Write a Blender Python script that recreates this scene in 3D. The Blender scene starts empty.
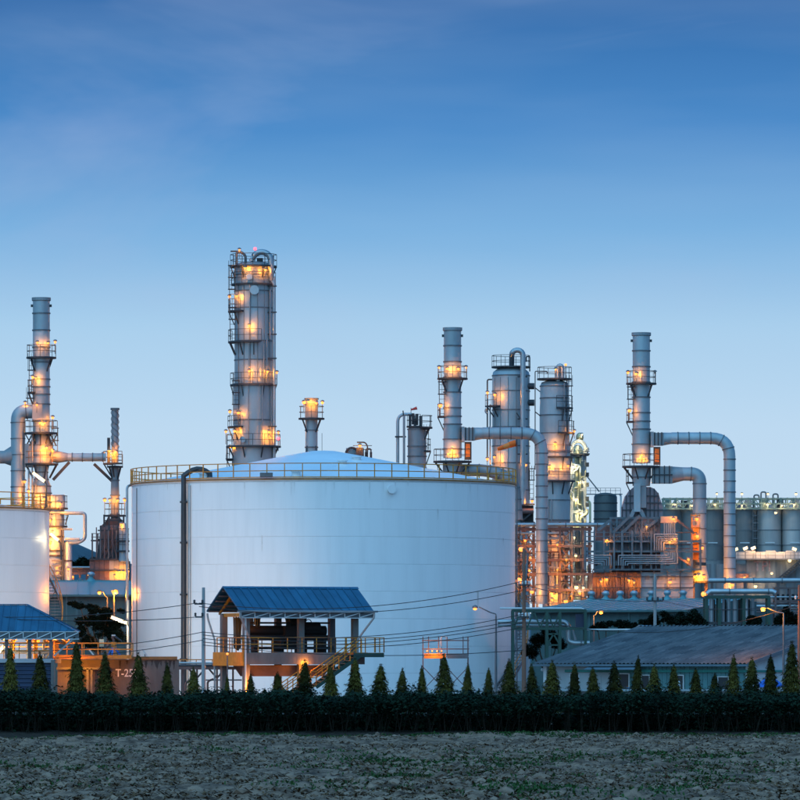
import bpy, math, random
import numpy as np
from mathutils import Vector, Matrix

random.seed(7)
NPR = np.random.RandomState(11)
scene = bpy.context.scene
COL = scene.collection

# ---------------------------------------------------------------- camera
F = 5364.0          # focal length in photo pixels (photo is 800 wide)
EYE = 3.2           # camera height above the field
HOR = 660.0         # photo row of the horizon
cam_data = bpy.data.cameras.new('camera')
cam = bpy.data.objects.new('camera', cam_data)
COL.objects.link(cam)
cam.location = (0, 0, EYE)
cam.rotation_euler = (math.radians(90), 0, 0)
cam_data.sensor_width = 36.0
cam_data.lens = 36.0 * F / 800.0
cam_data.shift_y = (HOR - 400.0) / 800.0
cam_data.clip_start = 1.0
cam_data.clip_end = 30000.0
scene.camera = cam

# ---------------------------------------------------------------- sky
SUN_EL, SUN_AZ = math.radians(7.0), math.radians(-158.0)   # after-glow, left and behind the camera
world = bpy.data.worlds.new('World')
scene.world = world
world.use_nodes = True
wn, wl = world.node_tree.nodes, world.node_tree.links
wn.clear()
w_out = wn.new('ShaderNodeOutputWorld')
w_bg = wn.new('ShaderNodeBackground')
w_sky = wn.new('ShaderNodeTexSky')
w_sky.sky_type = 'NISHITA'
w_sky.sun_disc = False
w_sky.sun_elevation = SUN_EL
w_sky.sun_rotation = SUN_AZ
w_sky.air_density = 1.0
w_sky.ozone_density = 3.0
w_tc = wn.new('ShaderNodeTexCoord')
w_sep = wn.new('ShaderNodeSeparateXYZ')
wl.new(w_tc.outputs['Generated'], w_sep.inputs[0])
w_map = wn.new('ShaderNodeMapRange')        # sine of elevation 0..0.5 -> 0..1
w_map.inputs['From Min'].default_value = 0.0
w_map.inputs['From Max'].default_value = 0.5
wl.new(w_sep.outputs['Z'], w_map.inputs['Value'])
w_ramp = wn.new('ShaderNodeValToRGB')
wl.new(w_map.outputs['Result'], w_ramp.inputs['Fac'])
def lin(r, g, b):
    f = lambda c: (c / 255 / 12.92) if c <= 10 else ((c / 255 + 0.055) / 1.055) ** 2.4
    return (f(r), f(g), f(b), 1.0)
def row(y): return (HOR - y) / F / 0.5
SKY_STOPS = [(0.0, lin(203, 225, 242)), (row(520), lin(196, 221, 241)), (row(430), lin(188, 216, 240)),
             (row(330), lin(168, 206, 236)), (row(230), lin(118, 174, 222)), (row(130), lin(74, 137, 200)),
             (row(0), lin(44, 103, 168)), (0.40, lin(42, 118, 190)), (1.0, lin(40, 128, 204))]
els = w_ramp.color_ramp.elements
while len(els) < len(SKY_STOPS): els.new(0.5)
for e, (p, c) in zip(els, SKY_STOPS):
    e.position = p; e.color = c
# thin high cloud, pinkish
w_mp = wn.new('ShaderNodeMapping')
w_mp.inputs['Scale'].default_value = (9, 9, 26)
w_mp.inputs['Location'].default_value = (2.1, 0, 0)
w_mp.inputs['Rotation'].default_value = (0.0, 0.5, 0.0)
wl.new(w_tc.outputs['Generated'], w_mp.inputs['Vector'])
w_nz = wn.new('ShaderNodeTexNoise')
w_nz.inputs['Scale'].default_value = 1.0
w_nz.inputs['Detail'].default_value = 5.0
w_nz.inputs['Roughness'].default_value = 0.55
w_nz.inputs['Distortion'].default_value = 0.6
wl.new(w_mp.outputs['Vector'], w_nz.inputs['Vector'])
w_cr = wn.new('ShaderNodeMapRange')
w_cr.inputs['From Min'].default_value = 0.50
w_cr.inputs['From Max'].default_value = 0.80
w_cr.inputs['To Max'].default_value = 0.33
wl.new(w_nz.outputs['Fac'], w_cr.inputs['Value'])
# broad faint veils of high cloud, slanting up to the right
w_mp2 = wn.new('ShaderNodeMapping')
w_mp2.inputs['Location'].default_value = (5.3, 1.0, 0.4)
w_mp2.inputs['Rotation'].default_value = (0.0, 0.42, 0.0)
w_mp2.inputs['Scale'].default_value = (7, 7, 46)
wl.new(w_tc.outputs['Generated'], w_mp2.inputs['Vector'])
w_nz2 = wn.new('ShaderNodeTexNoise')
w_nz2.inputs['Scale'].default_value = 1.0
w_nz2.inputs['Detail'].default_value = 4.0
w_nz2.inputs['Roughness'].default_value = 0.5
wl.new(w_mp2.outputs['Vector'], w_nz2.inputs['Vector'])
w_cr2 = wn.new('ShaderNodeMapRange')
w_cr2.inputs['From Min'].default_value = 0.42
w_cr2.inputs['From Max'].default_value = 0.75
w_cr2.inputs['To Max'].default_value = 0.17
wl.new(w_nz2.outputs['Fac'], w_cr2.inputs['Value'])
w_veil = wn.new('ShaderNodeMix'); w_veil.data_type = 'RGBA'
wl.new(w_cr2.outputs['Result'], w_veil.inputs['Factor'])
wl.new(w_ramp.outputs['Color'], w_veil.inputs[6])
w_veil.inputs[7].default_value = lin(176, 202, 232)
w_mix = wn.new('ShaderNodeMix'); w_mix.data_type = 'RGBA'
wl.new(w_cr.outputs['Result'], w_mix.inputs['Factor'])
wl.new(w_veil.outputs[2], w_mix.inputs[6])
w_mix.inputs[7].default_value = lin(172, 188, 222)
w_add = wn.new('ShaderNodeMix'); w_add.data_type = 'RGBA'; w_add.blend_type = 'ADD'
w_add.inputs['Factor'].default_value = 0.003
wl.new(w_mix.outputs[2], w_add.inputs[6])
wl.new(w_sky.outputs['Color'], w_add.inputs[7])
wl.new(w_add.outputs[2], w_bg.inputs['Color'])
w_bg.inputs['Strength'].default_value = 1.0
wl.new(w_bg.outputs[0], w_out.inputs['Surface'])

# ---------------------------------------------------------------- dusk glow as a broad soft sun
sun_d = bpy.data.lights.new('dusk_sun', 'SUN')
sun_d.energy = 2.2
sun_d.angle = math.radians(100)
sun_d.color = (0.35, 0.745, 1.0)
sun = bpy.data.objects.new('dusk_sun', sun_d)
COL.objects.link(sun)
sd = Vector((math.sin(SUN_AZ) * math.cos(SUN_EL + .66), math.cos(SUN_AZ) * math.cos(SUN_EL + .66), math.sin(SUN_EL + .66)))
sun.rotation_euler = (-sd).to_track_quat('-Z', 'Y').to_euler()
sun.location = sd * 200

vs = scene.view_settings
vs.view_transform = 'Standard'; vs.look = 'None'; vs.gamma = 1.0; vs.use_curve_mapping = False
vs.exposure = 0.0
cy = scene.cycles
cy.use_denoising = True
try:
    cy.denoiser = 'OPENIMAGEDENOISE'
except Exception:
    pass
cy.max_bounces = 5; cy.diffuse_bounces = 3; cy.glossy_bounces = 3
cy.sample_clamp_indirect = 4.0

# ---------------------------------------------------------------- materials
MATS = {}
def mat(name, rgb, rough=0.6, metal=0.0, var=0.18, scale=1.0, stretch=(1, 1, 1), bump=0.0, bscale=8.0,
        emit=0.0, rgb2=None, edge=(0.35, 0.7), spec=0.5, coords='Object'):
    if name in MATS: return MATS[name]
    m = bpy.data.materials.new(name); m.use_nodes = True
    n, l = m.node_tree.nodes, m.node_tree.links
    b = n['Principled BSDF']
    b.inputs['Roughness'].default_value = rough
    b.inputs['Metallic'].default_value = metal
    b.inputs['Specular IOR Level'].default_value = spec
    b.inputs['Base Color'].default_value = (*rgb, 1)
    if emit:
        b.inputs['Emission Color'].default_value = (*rgb, 1)
        b.inputs['Emission Strength'].default_value = emit
        b.inputs['Base Color'].default_value = (0.2, 0.2, 0.2, 1)
        m.cycles.emission_sampling = 'NONE'
        MATS[name] = m
        return m
    tc = n.new('ShaderNodeTexCoord')
    oi = n.new('ShaderNodeObjectInfo')
    mp = n.new('ShaderNodeMapping'); mp.inputs['Scale'].default_value = stretch
    l.new(tc.outputs[coords], mp.inputs['Vector'])
    if coords == 'Object':
        cmb = n.new('ShaderNodeMath'); cmb.operation = 'MULTIPLY'; cmb.inputs[1].default_value = 37.0
        l.new(oi.outputs['Random'], cmb.inputs[0])
        l.new(cmb.outputs[0], mp.inputs['Location'])
    nz = n.new('ShaderNodeTexNoise')
    nz.inputs['Scale'].default_value = scale; nz.inputs['Detail'].default_value = 6.0
    nz.inputs['Roughness'].default_value = 0.62
    l.new(mp.outputs['Vector'], nz.inputs['Vector'])
    rp = n.new('ShaderNodeValToRGB')
    c2 = rgb2 if rgb2 else tuple(c * (1 - var) for c in rgb)
    c1 = rgb if rgb2 else tuple(min(1, c * (1 + var * .5)) for c in rgb)
    rp.color_ramp.elements[0].position = edge[0]; rp.color_ramp.elements[0].color = (*c2, 1)
    rp.color_ramp.elements[1].position = edge[1]; rp.color_ramp.elements[1].color = (*c1, 1)
    l.new(nz.outputs['Fac'], rp.inputs['Fac'])
    # each piece a touch lighter or darker than the next
    hs = n.new('ShaderNodeHueSaturation')
    mr = n.new('ShaderNodeMapRange')
    pv = .012 if name == 'white_tank_paint' else var
    mr.inputs['To Min'].default_value = 1 - pv * .45; mr.inputs['To Max'].default_value = 1 + pv * .35
    l.new(oi.outputs['Random'], mr.inputs['Value']); l.new(mr.outputs['Result'], hs.inputs['Value'])
    l.new(rp.outputs['Color'], hs.inputs['Color']); l.new(hs.outputs['Color'], b.inputs['Base Color'])
    rr = n.new('ShaderNodeMapRange')
    rr.inputs['To Min'].default_value = max(0.05, rough - .12); rr.inputs['To Max'].default_value = min(1, rough + .15)
    l.new(nz.outputs['Fac'], rr.inputs['Value']); l.new(rr.outputs['Result'], b.inputs['Roughness'])
    if bump:
        nb = n.new('ShaderNodeTexNoise'); nb.inputs['Scale'].default_value = bscale; nb.inputs['Detail'].default_value = 5
        l.new(mp.outputs['Vector'], nb.inputs['Vector'])
        bp = n.new('ShaderNodeBump'); bp.inputs['Strength'].default_value = bump; bp.inputs['Distance'].default_value = 0.1
        l.new(nb.outputs['Fac'], bp.inputs['Height']); l.new(bp.outputs['Normal'], b.inputs['Normal'])
    MATS[name] = m
    return m

CLAD = mat('aluminium_cladding', (.34, .40, .43), .40, .22, .2, .6, (1, 1, .35), .05, 3)
CLAD2 = mat('weathered_cladding', (.265, .285, .305), .5, .12, .25, .7, (1, 1, .2), .06, 3)
STEEL = mat('grey_painted_steel', (.15, .165, .18), .55, .2, .3, 1.5)
DSTEEL = mat('dark_steel', (.05, .055, .062), .6, .2, .3, 2)
RSTEEL = mat('red_oxide_steel', (.19, .125, .12), .65, .1, .35, 1.2, rgb2=(.11, .07, .068))
TANKP = mat('white_tank_paint', (.80, .79, .79), .38, 0, .05, 1.1, (1, 1, .05), .03, 1.2, edge=(.3, .55))
TANKR = mat('white_roof_paint', (.84, .85, .86), .30, 0, .05, .3)
SEAM = mat('tank_weld_seam', (.70, .70, .71), .5, 0, .1, 2)
YEL = mat('yellow_ochre_paint', (.70, .27, .025), .5, 0, .3, 2, rgb2=(.45, .16, .015))
RUSTY = mat('rusty_rim', (.40, .17, .045), .65, 0, .4, 1.5, rgb2=(.20, .085, .028))
BLUE = mat('blue_metal_roof', (.022, .135, .235), .45, .1, .4, .9, (1, .3, 1), rgb2=(.014, .085, .155))
TEAL = mat('teal_roof_sheet', (.09, .27, .30), .45, .1, .15, .6)
TEALW = mat('teal_wall_sheet', (.07, .13, .13), .6, 0, .18, .6)
TEALP = mat('turquoise_trim', (.015, .22, .19), .5, 0, .2, 1)
NAVY = mat('navy_wall_sheet', (.02, .035, .08), .5, .1, .2, 1)
GREEN = mat('green_painted_steel', (.016, .062, .048), .5, .1, .25, 1.5)
CONC = mat('concrete', (.20, .185, .175), .85, 0, .3, .9, (1, 1, .3), .2, 6, rgb2=(.12, .105, .10))
CONCP = mat('precast_concrete_pole', (.34, .34, .34), .8, 0, .2, 1.5, (1, 1, .2))
WOOD = mat('reddish_pole', (.24, .12, .08), .8, 0, .3, 1.5, (1, 1, .1))
MAUVE = mat('mauve_boiler_casing', (.30, .245, .27), .6, .05, .25, .8, (1, 1, .3), rgb2=(.20, .165, .185))
PALES = mat('pale_steel_panel', (.40, .41, .42), .5, .1, .2, .8, (1, 1, .3))
DARK = mat('near_black_machinery', (.014, .012, .012), .7, .1, .3, 1)  # one near-black tone for machinery and backing cores alike
TARP = mat('dark_tarpaulin', (.045, .055, .05), .9, 0, .35, 3, (1, 1, .3))
BLACKP = mat('black_pipe_paint', (.045, .05, .06), .4, .1, .3, 1)
SILVER = mat('galvanised_pipe', (.38, .43, .46), .35, .6, .2, .8)
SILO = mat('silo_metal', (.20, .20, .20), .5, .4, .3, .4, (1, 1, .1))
SILOL = mat('lit_silo_metal', (.42, .41, .40), .5, .4, .25, .4, (1, 1, .1))  # paler copy of the silo metal, light on it put into the colour
DTANK = mat('dark_tank_paint', (.07, .085, .09), .5, .1, .3, .5, (1, 1, .2))
WHITE = mat('white_paint', (.60, .62, .63), .6, 0, .12, .8)
WALLW = mat('white_plaster', (.36, .40, .42), .8, 0, .12, .6, bump=.05)
GREYC = mat('cable_grey', (.02, .02, .022), .6, 0, .1, 1)
GLASS = mat('dark_glass', (.015, .02, .025), .35, 0, .1, 1)
ASB = mat('asbestos_sheet', (.125, .135, .14), .7, 0, .45, 1.4, (1, .12, 1), .15, 5, rgb2=(.045, .052, .058), edge=(.36, .70))
ORANGE = mat('windsock_orange', (.95, .13, .004), .7, 0, .15, 2)
REDP = mat('faded_red_paint', (.24, .05, .05), .8, 0, .6, 2, rgb2=(.36, .30, .30))
PALEB = mat('pale_building_panel', (.27, .27, .275), .75, 0, .35, .8, (1.5, 1, .12), rgb2=(.13, .125, .13))
LBLUE = mat('blue_plastic', (.02, .13, .55), .5, 0, .15, 1)
HILLM = mat('hazy_forested_hill', (.055, .11, .14), .95, 0, .35, .012, bump=.0, coords='Object')  # distance haze put into the bluish base colour
SODIUM = mat('sodium_bulb', (1.0, .25, .022), emit=2.8)
WARMW = mat('warm_white_bulb', (1.0, .66, .28), emit=2.6)
TUBE = mat('fluorescent_tube', (1.0, .80, .42), emit=1.7)
REDL = mat('red_beacon', (1.0, .10, .16), emit=2.5)
TRUNK = mat('bark', (.09, .07, .055), .9, 0, .3, 4)

# ---------------------------------------------------------------- mesh collecting
class MB:
    def __init__(self): self.v = []; self.f = []; self.s = []
    def face(self, idx, sm=False): self.f.append(tuple(idx)); self.s.append(sm)
    def box(self, x0, x1, y0, y1, z0, z1):
        b = len(self.v)
        self.v += [(x0, y0, z0), (x1, y0, z0), (x1, y1, z0), (x0, y1, z0), (x0, y0, z1), (x1, y0, z1), (x1, y1, z1), (x0, y1, z1)]
        for q in ((0, 3, 2, 1), (4, 5, 6, 7), (0, 1, 5, 4), (1, 2, 6, 5), (2, 3, 7, 6), (3, 0, 4, 7)):
            self.face([b + i for i in q])
        return self
    def bar(self, p, q, w, d=None):
        """square bar from p to q"""
        d = d or w
        p, q = Vector(p), Vector(q); a = (q - p)
        if a.length < 1e-6: return self
        a.normalize()
        up = Vector((0, 0, 1)) if abs(a.z) < .95 else Vector((0, 1, 0))
        sx = a.cross(up).normalized() * (w / 2); sy = a.cross(sx).normalized() * (d / 2)
        b = len(self.v)
        for c in (p, q):
            for i, j in ((-1, -1), (1, -1), (1, 1), (-1, 1)): self.v.append(tuple(c + sx * i + sy * j))
        for k in range(4): self.face([b + k, b + (k + 1) % 4, b + 4 + (k + 1) % 4, b + 4 + k])
        self.face([b + 3, b + 2, b + 1, b]); self.face([b + 4, b + 5, b + 6, b + 7])
        return self
    def tube(self, pts, r, seg=8, cap=True, r_end=None):
        pts = [Vector(p) for p in pts]; n = len(pts)
        t0 = (pts[1] - pts[0]).normalized()
        up = Vector((0, 0, 1)) if abs(t0.z) < .9 else Vector((0, 1, 0))
        nx = t0.cross(up).normalized()
        b = len(self.v)
        for i, p in enumerate(pts):
            if i == 0: t = t0
            elif i == n - 1: t = (pts[-1] - pts[-2]).normalized()
            else: t = ((pts[i] - pts[i - 1]).normalized() + (pts[i + 1] - pts[i]).normalized()).normalized()
            nx = (nx - t * nx.dot(t)).normalized(); ny = t.cross(nx)
            rr = r if r_end is None else r + (r_end - r) * i / (n - 1)
            if isinstance(r, (list, tuple)): rr = r[i]
            for k in range(seg):
                a = 2 * math.pi * k / seg
                self.v.append(tuple(p + nx * (rr * math.cos(a)) + ny * (rr * math.sin(a))))
        for i in range(n - 1):
            for k in range(seg):
                k2 = (k + 1) % seg
                self.face([b + i * seg + k, b + i * seg + k2, b + (i + 1) * seg + k2, b + (i + 1) * seg + k], True)
        if cap:
            self.face([b + k for k in range(seg)][::-1]); self.face([b + (n - 1) * seg + k for k in range(seg)])
        return self
    def lathe(self, prof, cx=0, cy=0, seg=24, a0=0, a1=360, cap=True, flat=()):
        """prof: (r, z) from bottom to top"""
        full = (a1 - a0) >= 359.9
        m = seg if full else seg + 1
        b = len(self.v)
        for r, z in prof:
            for k in range(m):
                a = math.radians(a0 + (a1 - a0) * k / seg)
                self.v.append((cx + r * math.sin(a), cy - r * math.cos(a), z))
        for i in range(len(prof) - 1):
            for k in range(seg):
                k2 = (k + 1) % m
                self.face([b + i * m + k, b + i * m + k2, b + (i + 1) * m + k2, b + (i + 1) * m + k], i not in flat)
        if cap and full:
            if prof[0][0] > 1e-4: self.face([b + k for k in range(m)][::-1])
            if prof[-1][0] > 1e-4: self.face([b + (len(prof) - 1) * m + k for k in range(m)])
        return self
    def ring(self, r0, r1, z0, z1, cx=0, cy=0, seg=24, a0=0, a1=360):
        """flat annulus (or sector) with thickness"""
        full = (a1 - a0) >= 359.9
        m = seg if full else seg + 1
        b = len(self.v)
        for k in range(m):
            a = math.radians(a0 + (a1 - a0) * k / seg); s, c = math.sin(a), -math.cos(a)
            for r, z in ((r0, z0), (r1, z0), (r1, z1), (r0, z1)): self.v.append((cx + r * s, cy + r * c, z))
        for k in range(seg):
            k2 = (k + 1) % m
            for j in range(4):
                j2 = (j + 1) % 4
                self.face([b + k * 4 + j, b + k2 * 4 + j, b + k2 * 4 + j2, b + k * 4 + j2][::-1], False)
        if not full:
            self.face([b, b + 1, b + 2, b + 3]); e = b + (m - 1) * 4; self.face([e + 3, e + 2, e + 1, e])
        return self
    def poly(self, pts2, y0, y1):
        """extrude an (x, z) outline along y; outline counter-clockwise seen from the camera"""
        b = len(self.v); n = len(pts2)
        for y in (y0, y1):
            for x, z in pts2: self.v.append((x, y, z))
        self.face([b + i for i in range(n)]); self.face([b + n + i for i in range(n)][::-1])
        for i in range(n):
            j = (i + 1) % n
            self.face([b + i, b + n + i, b + n + j, b + j])
        return self
    def quad(self, a, b_, c, d, sm=False):
        b = len(self.v); self.v += [tuple(a), tuple(b_), tuple(c), tuple(d)]; self.face([b, b + 1, b + 2, b + 3], sm); return self
    def slab(self, a, b_, c, d, th):
        """thick sheet from four corners, thickness along its normal"""
        a, b_, c, d = map(Vector, (a, b_, c, d))
        n = (b_ - a).cross(d - a).normalized() * th
        b = len(self.v)
        self.v += [tuple(p) for p in (a, b_, c, d, a + n, b_ + n, c + n, d + n)]
        for q in ((0, 3, 2, 1), (4, 5, 6, 7), (0, 1, 5, 4), (1, 2, 6, 5), (2, 3, 7, 6), (3, 0, 4, 7)): self.face([b + i for i in q])
        return self
    def ball(self, c, r, seg=10, rings=6, zs=1.0):
        prof = []
        for i in range(rings + 1):
            a = -math.pi / 2 + math.pi * i / rings
            prof.append((max(1e-5, r * math.cos(a)), c[2] + r * zs * math.sin(a)))
        return self.lathe(prof, c[0], c[1], seg, cap=False)
    def mesh(self, name):
        me = bpy.data.meshes.new(name)
        if any(self.s) and not all(self.s):      # flat faces get corners of their own, so smooth ones shade cleanly
            for i, (f, s) in enumerate(zip(self.f, self.s)):
                if not s:
                    b = len(self.v); self.v += [self.v[k] for k in f]; self.f[i] = tuple(range(b, b + len(f)))
        me.from_pydata(self.v, [], self.f); me.update()
        me.polygons.foreach_set('use_smooth', self.s)
        return me
    def build(self, name, m, parent=None, loc=(0, 0, 0)):
        me = self.mesh(name); me.materials.append(m)
        return put(name, me, parent, loc)

def put(name, me, parent=None, loc=(0, 0, 0), rz=0):
    o = bpy.data.objects.new(name, me); COL.objects.link(o)
    o.location = loc; o.rotation_euler = (0, 0, rz)
    if parent is not None: o.parent = parent
    return o
def tag(o, label, cat, group=None):
    o['label'] = label; o['category'] = cat
    if group: o['group'] = group
    return o
def structure(o):
    o['kind'] = 'structure'; return o

class Thing:
    """an Empty at the base of a thing; x in photo pixels, Y the distance in metres"""
    def __init__(self, name, label, cat, x, Y, group=None, rz=0.0, z=0.0):
        self.x, self.Y, self.s = x, Y, F / Y
        self.o = bpy.data.objects.new(name, None); COL.objects.link(self.o)
        self.o.empty_display_size = .5
        self.o.location = ((x - 400) / self.s, Y, z); self.o.rotation_euler = (0, 0, rz); self.z0 = z
        tag(self.o, label, cat, group)
    def dx(self, x): return (x - self.x) / self.s
    def px(self, n): return n / self.s
    def z(self, y): return EYE + (HOR - y) / self.s - self.z0
    def add(self, name, mb, m, parent=None): return mb.build(name, m, parent or self.o)
def wpt(x, y, Y):
    s = F / Y
    return Vector(((x - 400) / s, Y, EYE + (HOR - y) / s))
def arc(c, r, a0, a1, n=8, plane='xz'):
    out = []
    for i in range(n + 1):
        a = math.radians(a0 + (a1 - a0) * i / n)
        u, w = r * math.cos(a), r * math.sin(a)
        out.append((c[0] + u, c[1], c[2] + w) if plane == 'xz' else (c[0], c[1] + u, c[2] + w))
    return out
def fillet(pts, r, n=5):
    """round the inner corners of a polyline"""
    P = [Vector(p) for p in pts]; out = [P[0]]
    for i in range(1, len(P) - 1):
        a, b, c = P[i - 1], P[i], P[i + 1]
        u = (a - b); w = (c - b); rr = min(r, u.length * .49, w.length * .49)
        s, e = b + u.normalized() * rr, b + w.normalized() * rr
        for k in range(n + 1):
            t = k / n
            out.append(s.lerp(b, t).lerp(b.lerp(e, t), t))
    out.append(P[-1]); return out

# ---------------------------------------------------------------- shared pieces of plant
LAMPK = 5.5
def glow(parent, loc, power, color=(1.0, .50, .13), radius=.16):
    power *= LAMPK
    if color[2] < .2: color = (1.0, .30, .014)
    d = bpy.data.lights.new('lamp_light', 'POINT'); d.energy = power; d.color = color; d.shadow_soft_size = radius
    o = bpy.data.objects.new('lamp_light', d); COL.objects.link(o); o.parent = parent; o.location = loc
    return o
def lamp(t, x, y, ly, power=60, post=.9, r=.13, bulb=None, color=(1.0, .47, .11), arm=None):
    """a platform lamp: short post, shade, bulb; ly is its offset in depth from the thing's axis"""
    cx, cz = t.dx(x), t.z(y); ly -= .05; r *= random.uniform(.65, 1.0); power *= random.uniform(.7, 1.2)
    mb = MB().tube([(cx, ly, cz - post), (cx, ly, cz - .05)], .035, 5)
    mb.lathe([(.20, cz + .10), (.16, cz + .20), (.05, cz + .26)], cx, ly, 8)
    o = t.add('lamp', mb, STEEL)
    b = MB().ball((cx, ly, cz), r, 8, 6).build('bulb', bulb or SODIUM, o)
    if power: glow(o, (cx, ly - .02, cz), power, color, radius=r + .05)
    return o
def shell(t, ys, w, m=None, cx=0.0, cyy=0.0, ring=.07, ringm=None, seg=24, name='shell_section'):
    """stack of cylinder sections; ys = photo rows of the joints from top to bottom, w = width in pixels (or a list)"""
    m = m or CLAD
    for i in range(len(ys) - 1):
        w0 = w[i] if isinstance(w, list) else w; w1 = w[i + 1] if isinstance(w, list) else w
        r0, r1 = t.px(w0) / 2, t.px(w1) / 2
        z1, z0 = t.z(ys[i]), t.z(ys[i + 1])
        t.add(name, MB().lathe([(r1, z0), (r0, z1 - .002)], cx, cyy, seg), m)
        if ring: t.add('flange_ring', MB().ring(r0 - .02, r0 + ring, z1 - .09, z1 + .03, cx, cyy, seg), ringm or STEEL)
def railing(t, deck, r, z, a0=0, a1=360, h=1.1, m=None, n=None, cx=0, cyy=0, pw=.05):
    m = m or STEEL
    n = n or max(3, int(abs(a1 - a0) / 360 * 2 * math.pi * r / 1.1))
    mb = MB()
    full = a1 - a0 >= 359
    for k in range(n if full else n + 1):
        a = math.radians(a0 + (a1 - a0) * k / n); X, Y = cx + r * math.sin(a), cyy - r * math.cos(a)
        mb.bar((X, Y, z), (X, Y, z + h), pw)
    for zz in (z + .55, z + h):
        mb.ring(r - pw / 2, r + pw / 2, zz - pw / 2, zz + pw / 2, cx, cyy, max(10, n), a0, a1)
    return t.add('railing', mb, m, deck)
def platform(t, y, r_in, r_out, a0=0, a1=360, h=1.1, m=None, rail=True, cx=0, cyy=0, brackets=4, bh=1.2, th=.16, railm=None):
    """ring walkway; radii in pixels"""
    m = m or DSTEEL
    ri, ro, z = t.px(r_in), t.px(r_out), t.z(y)
    d = t.add('platform', MB().ring(ri, ro, z - th, z, cx, cyy, 28, a0, a1), m)
    if brackets:
        mb = MB()
        for k in range(brackets):
            a = math.radians(a0 + (a1 - a0) * (k + .5) / brackets)
            mb.bar((cx + ro * .96 * math.sin(a), cyy - ro * .96 * math.cos(a), z - th), (cx + ri * math.sin(a), cyy - ri * math.cos(a), z - th - bh), .1)
        t.add('bracket', mb, m, d)
    if rail: railing(t, d, ro - .04, z, a0, a1, h, railm or m, cx=cx, cyy=cyy)
    return d
def ladder(t, x, y0, y1, ly=0.0, w=.5, cage=True, m=None):
    """vertical ladder with safety hoops; photo rows y0 (top) to y1"""
    m = m or DSTEEL
    X, z1, z0 = t.dx(x), t.z(y0), t.z(y1)
    mb = MB()
    for sx in (-w / 2, w / 2): mb.bar((X + sx, ly, z0), (X + sx, ly, z1), .06)
    k = 0
    z = z0 + .2
    while z < z1:
        mb.bar((X - w / 2, ly, z), (X + w / 2, ly, z), .04); z += .45
    o = t.add('ladder', mb, m)
    if cage:
        mc = MB(); z = z0 + 2.0
        while z < z1 + .5:
            mc.ring(w * .72, w * .72 + .05, z - .04, z + .04, X, ly - w * .6, 10); z += 1.15
        for a in (0, 60, -60):
            ar = math.radians(a); mc.bar((X + w * .75 * math.sin(ar), ly - w * .6 - w * .75 * math.cos(ar), z0 + 2), (X + w * .75 * math.sin(ar), ly - w * .6 - w * .75 * math.cos(ar), z1 + .4), .04)
        t.add('safety_cage', mc, m, o)
    return o
def pipe(t, pts, wpx, m=None, name='pipe', fil=None, joints=0, seg=14, parent=None):
    """pts: (photo x, photo y, depth offset); width in pixels"""
    P = [(t.dx(x), ly, t.z(y)) for x, y, ly in pts]
    r = t.px(wpx) / 2
    P2 = fillet(P, fil if fil is not None else r * 2.6, 7) if len(P) > 2 else [Vector(p) for p in P]
    o = t.add(name, MB().tube(P2, r, seg), m or SILVER, parent)
    if joints:
        # raised bands along the run
        L = [0]
        for a, b in zip(P2, P2[1:]): L.append(L[-1] + (b - a).length)
        d = joints * .6
        while d < L[-1] - .2:
            for i in range(len(L) - 1):
                if L[i] <= d < L[i + 1]:
                    u = (P2[i + 1] - P2[i]).normalized(); c = P2[i] + u * (d - L[i])
                    MB().tube([c - u * .05, c + u * .05], r + .05, seg).build('joint_band', STEEL, o)
                    break
            d += joints
    return o
def beams(t, segs, w, m=None, name='beam'):
    """each (x0,y0,l0,x1,y1,l1) is one steel member of its own"""
    for (x0, y0, l0, x1, y1, l1) in segs:
        t.add(name, MB().bar((t.dx(x0), l0, t.z(y0)), (t.dx(x1), l1, t.z(y1)), w), m or STEEL)
def pbox(t, name, x0, x1, y0, y1, l0, l1, m, parent=None):
    """box from photo columns x0..x1, rows y0 (top)..y1, depth offsets l0..l1"""
    return t.add(name, MB().box(t.dx(x0), t.dx(x1), l0, l1, t.z(y1), t.z(y0)), m, parent)

# ================================================================ THE GROUND
def vnoise(nx, ny, cx, cy_, seed):
    """smooth value noise on an nx*ny grid with cells of cx*cy_ samples"""
    rs = np.random.RandomState(seed)
    gx, gy = int(nx / cx) + 3, int(ny / cy_) + 3
    g = rs.rand(gy, gx)
    xs = np.arange(nx) / cx; ys = np.arange(ny) / cy_
    ix, iy = xs.astype(int), ys.astype(int); fx, fy = xs - ix, ys - iy
    fx = fx * fx * (3 - 2 * fx); fy = fy * fy * (3 - 2 * fy)
    a = g[np.ix_(iy, ix)]; b = g[np.ix_(iy, ix + 1)]; c = g[np.ix_(iy + 1, ix)]; d = g[np.ix_(iy + 1, ix + 1)]
    return (a * (1 - fx) + b * fx) * (1 - fy)[:, None] + (c * (1 - fx) + d * fx) * fy[:, None]

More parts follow.
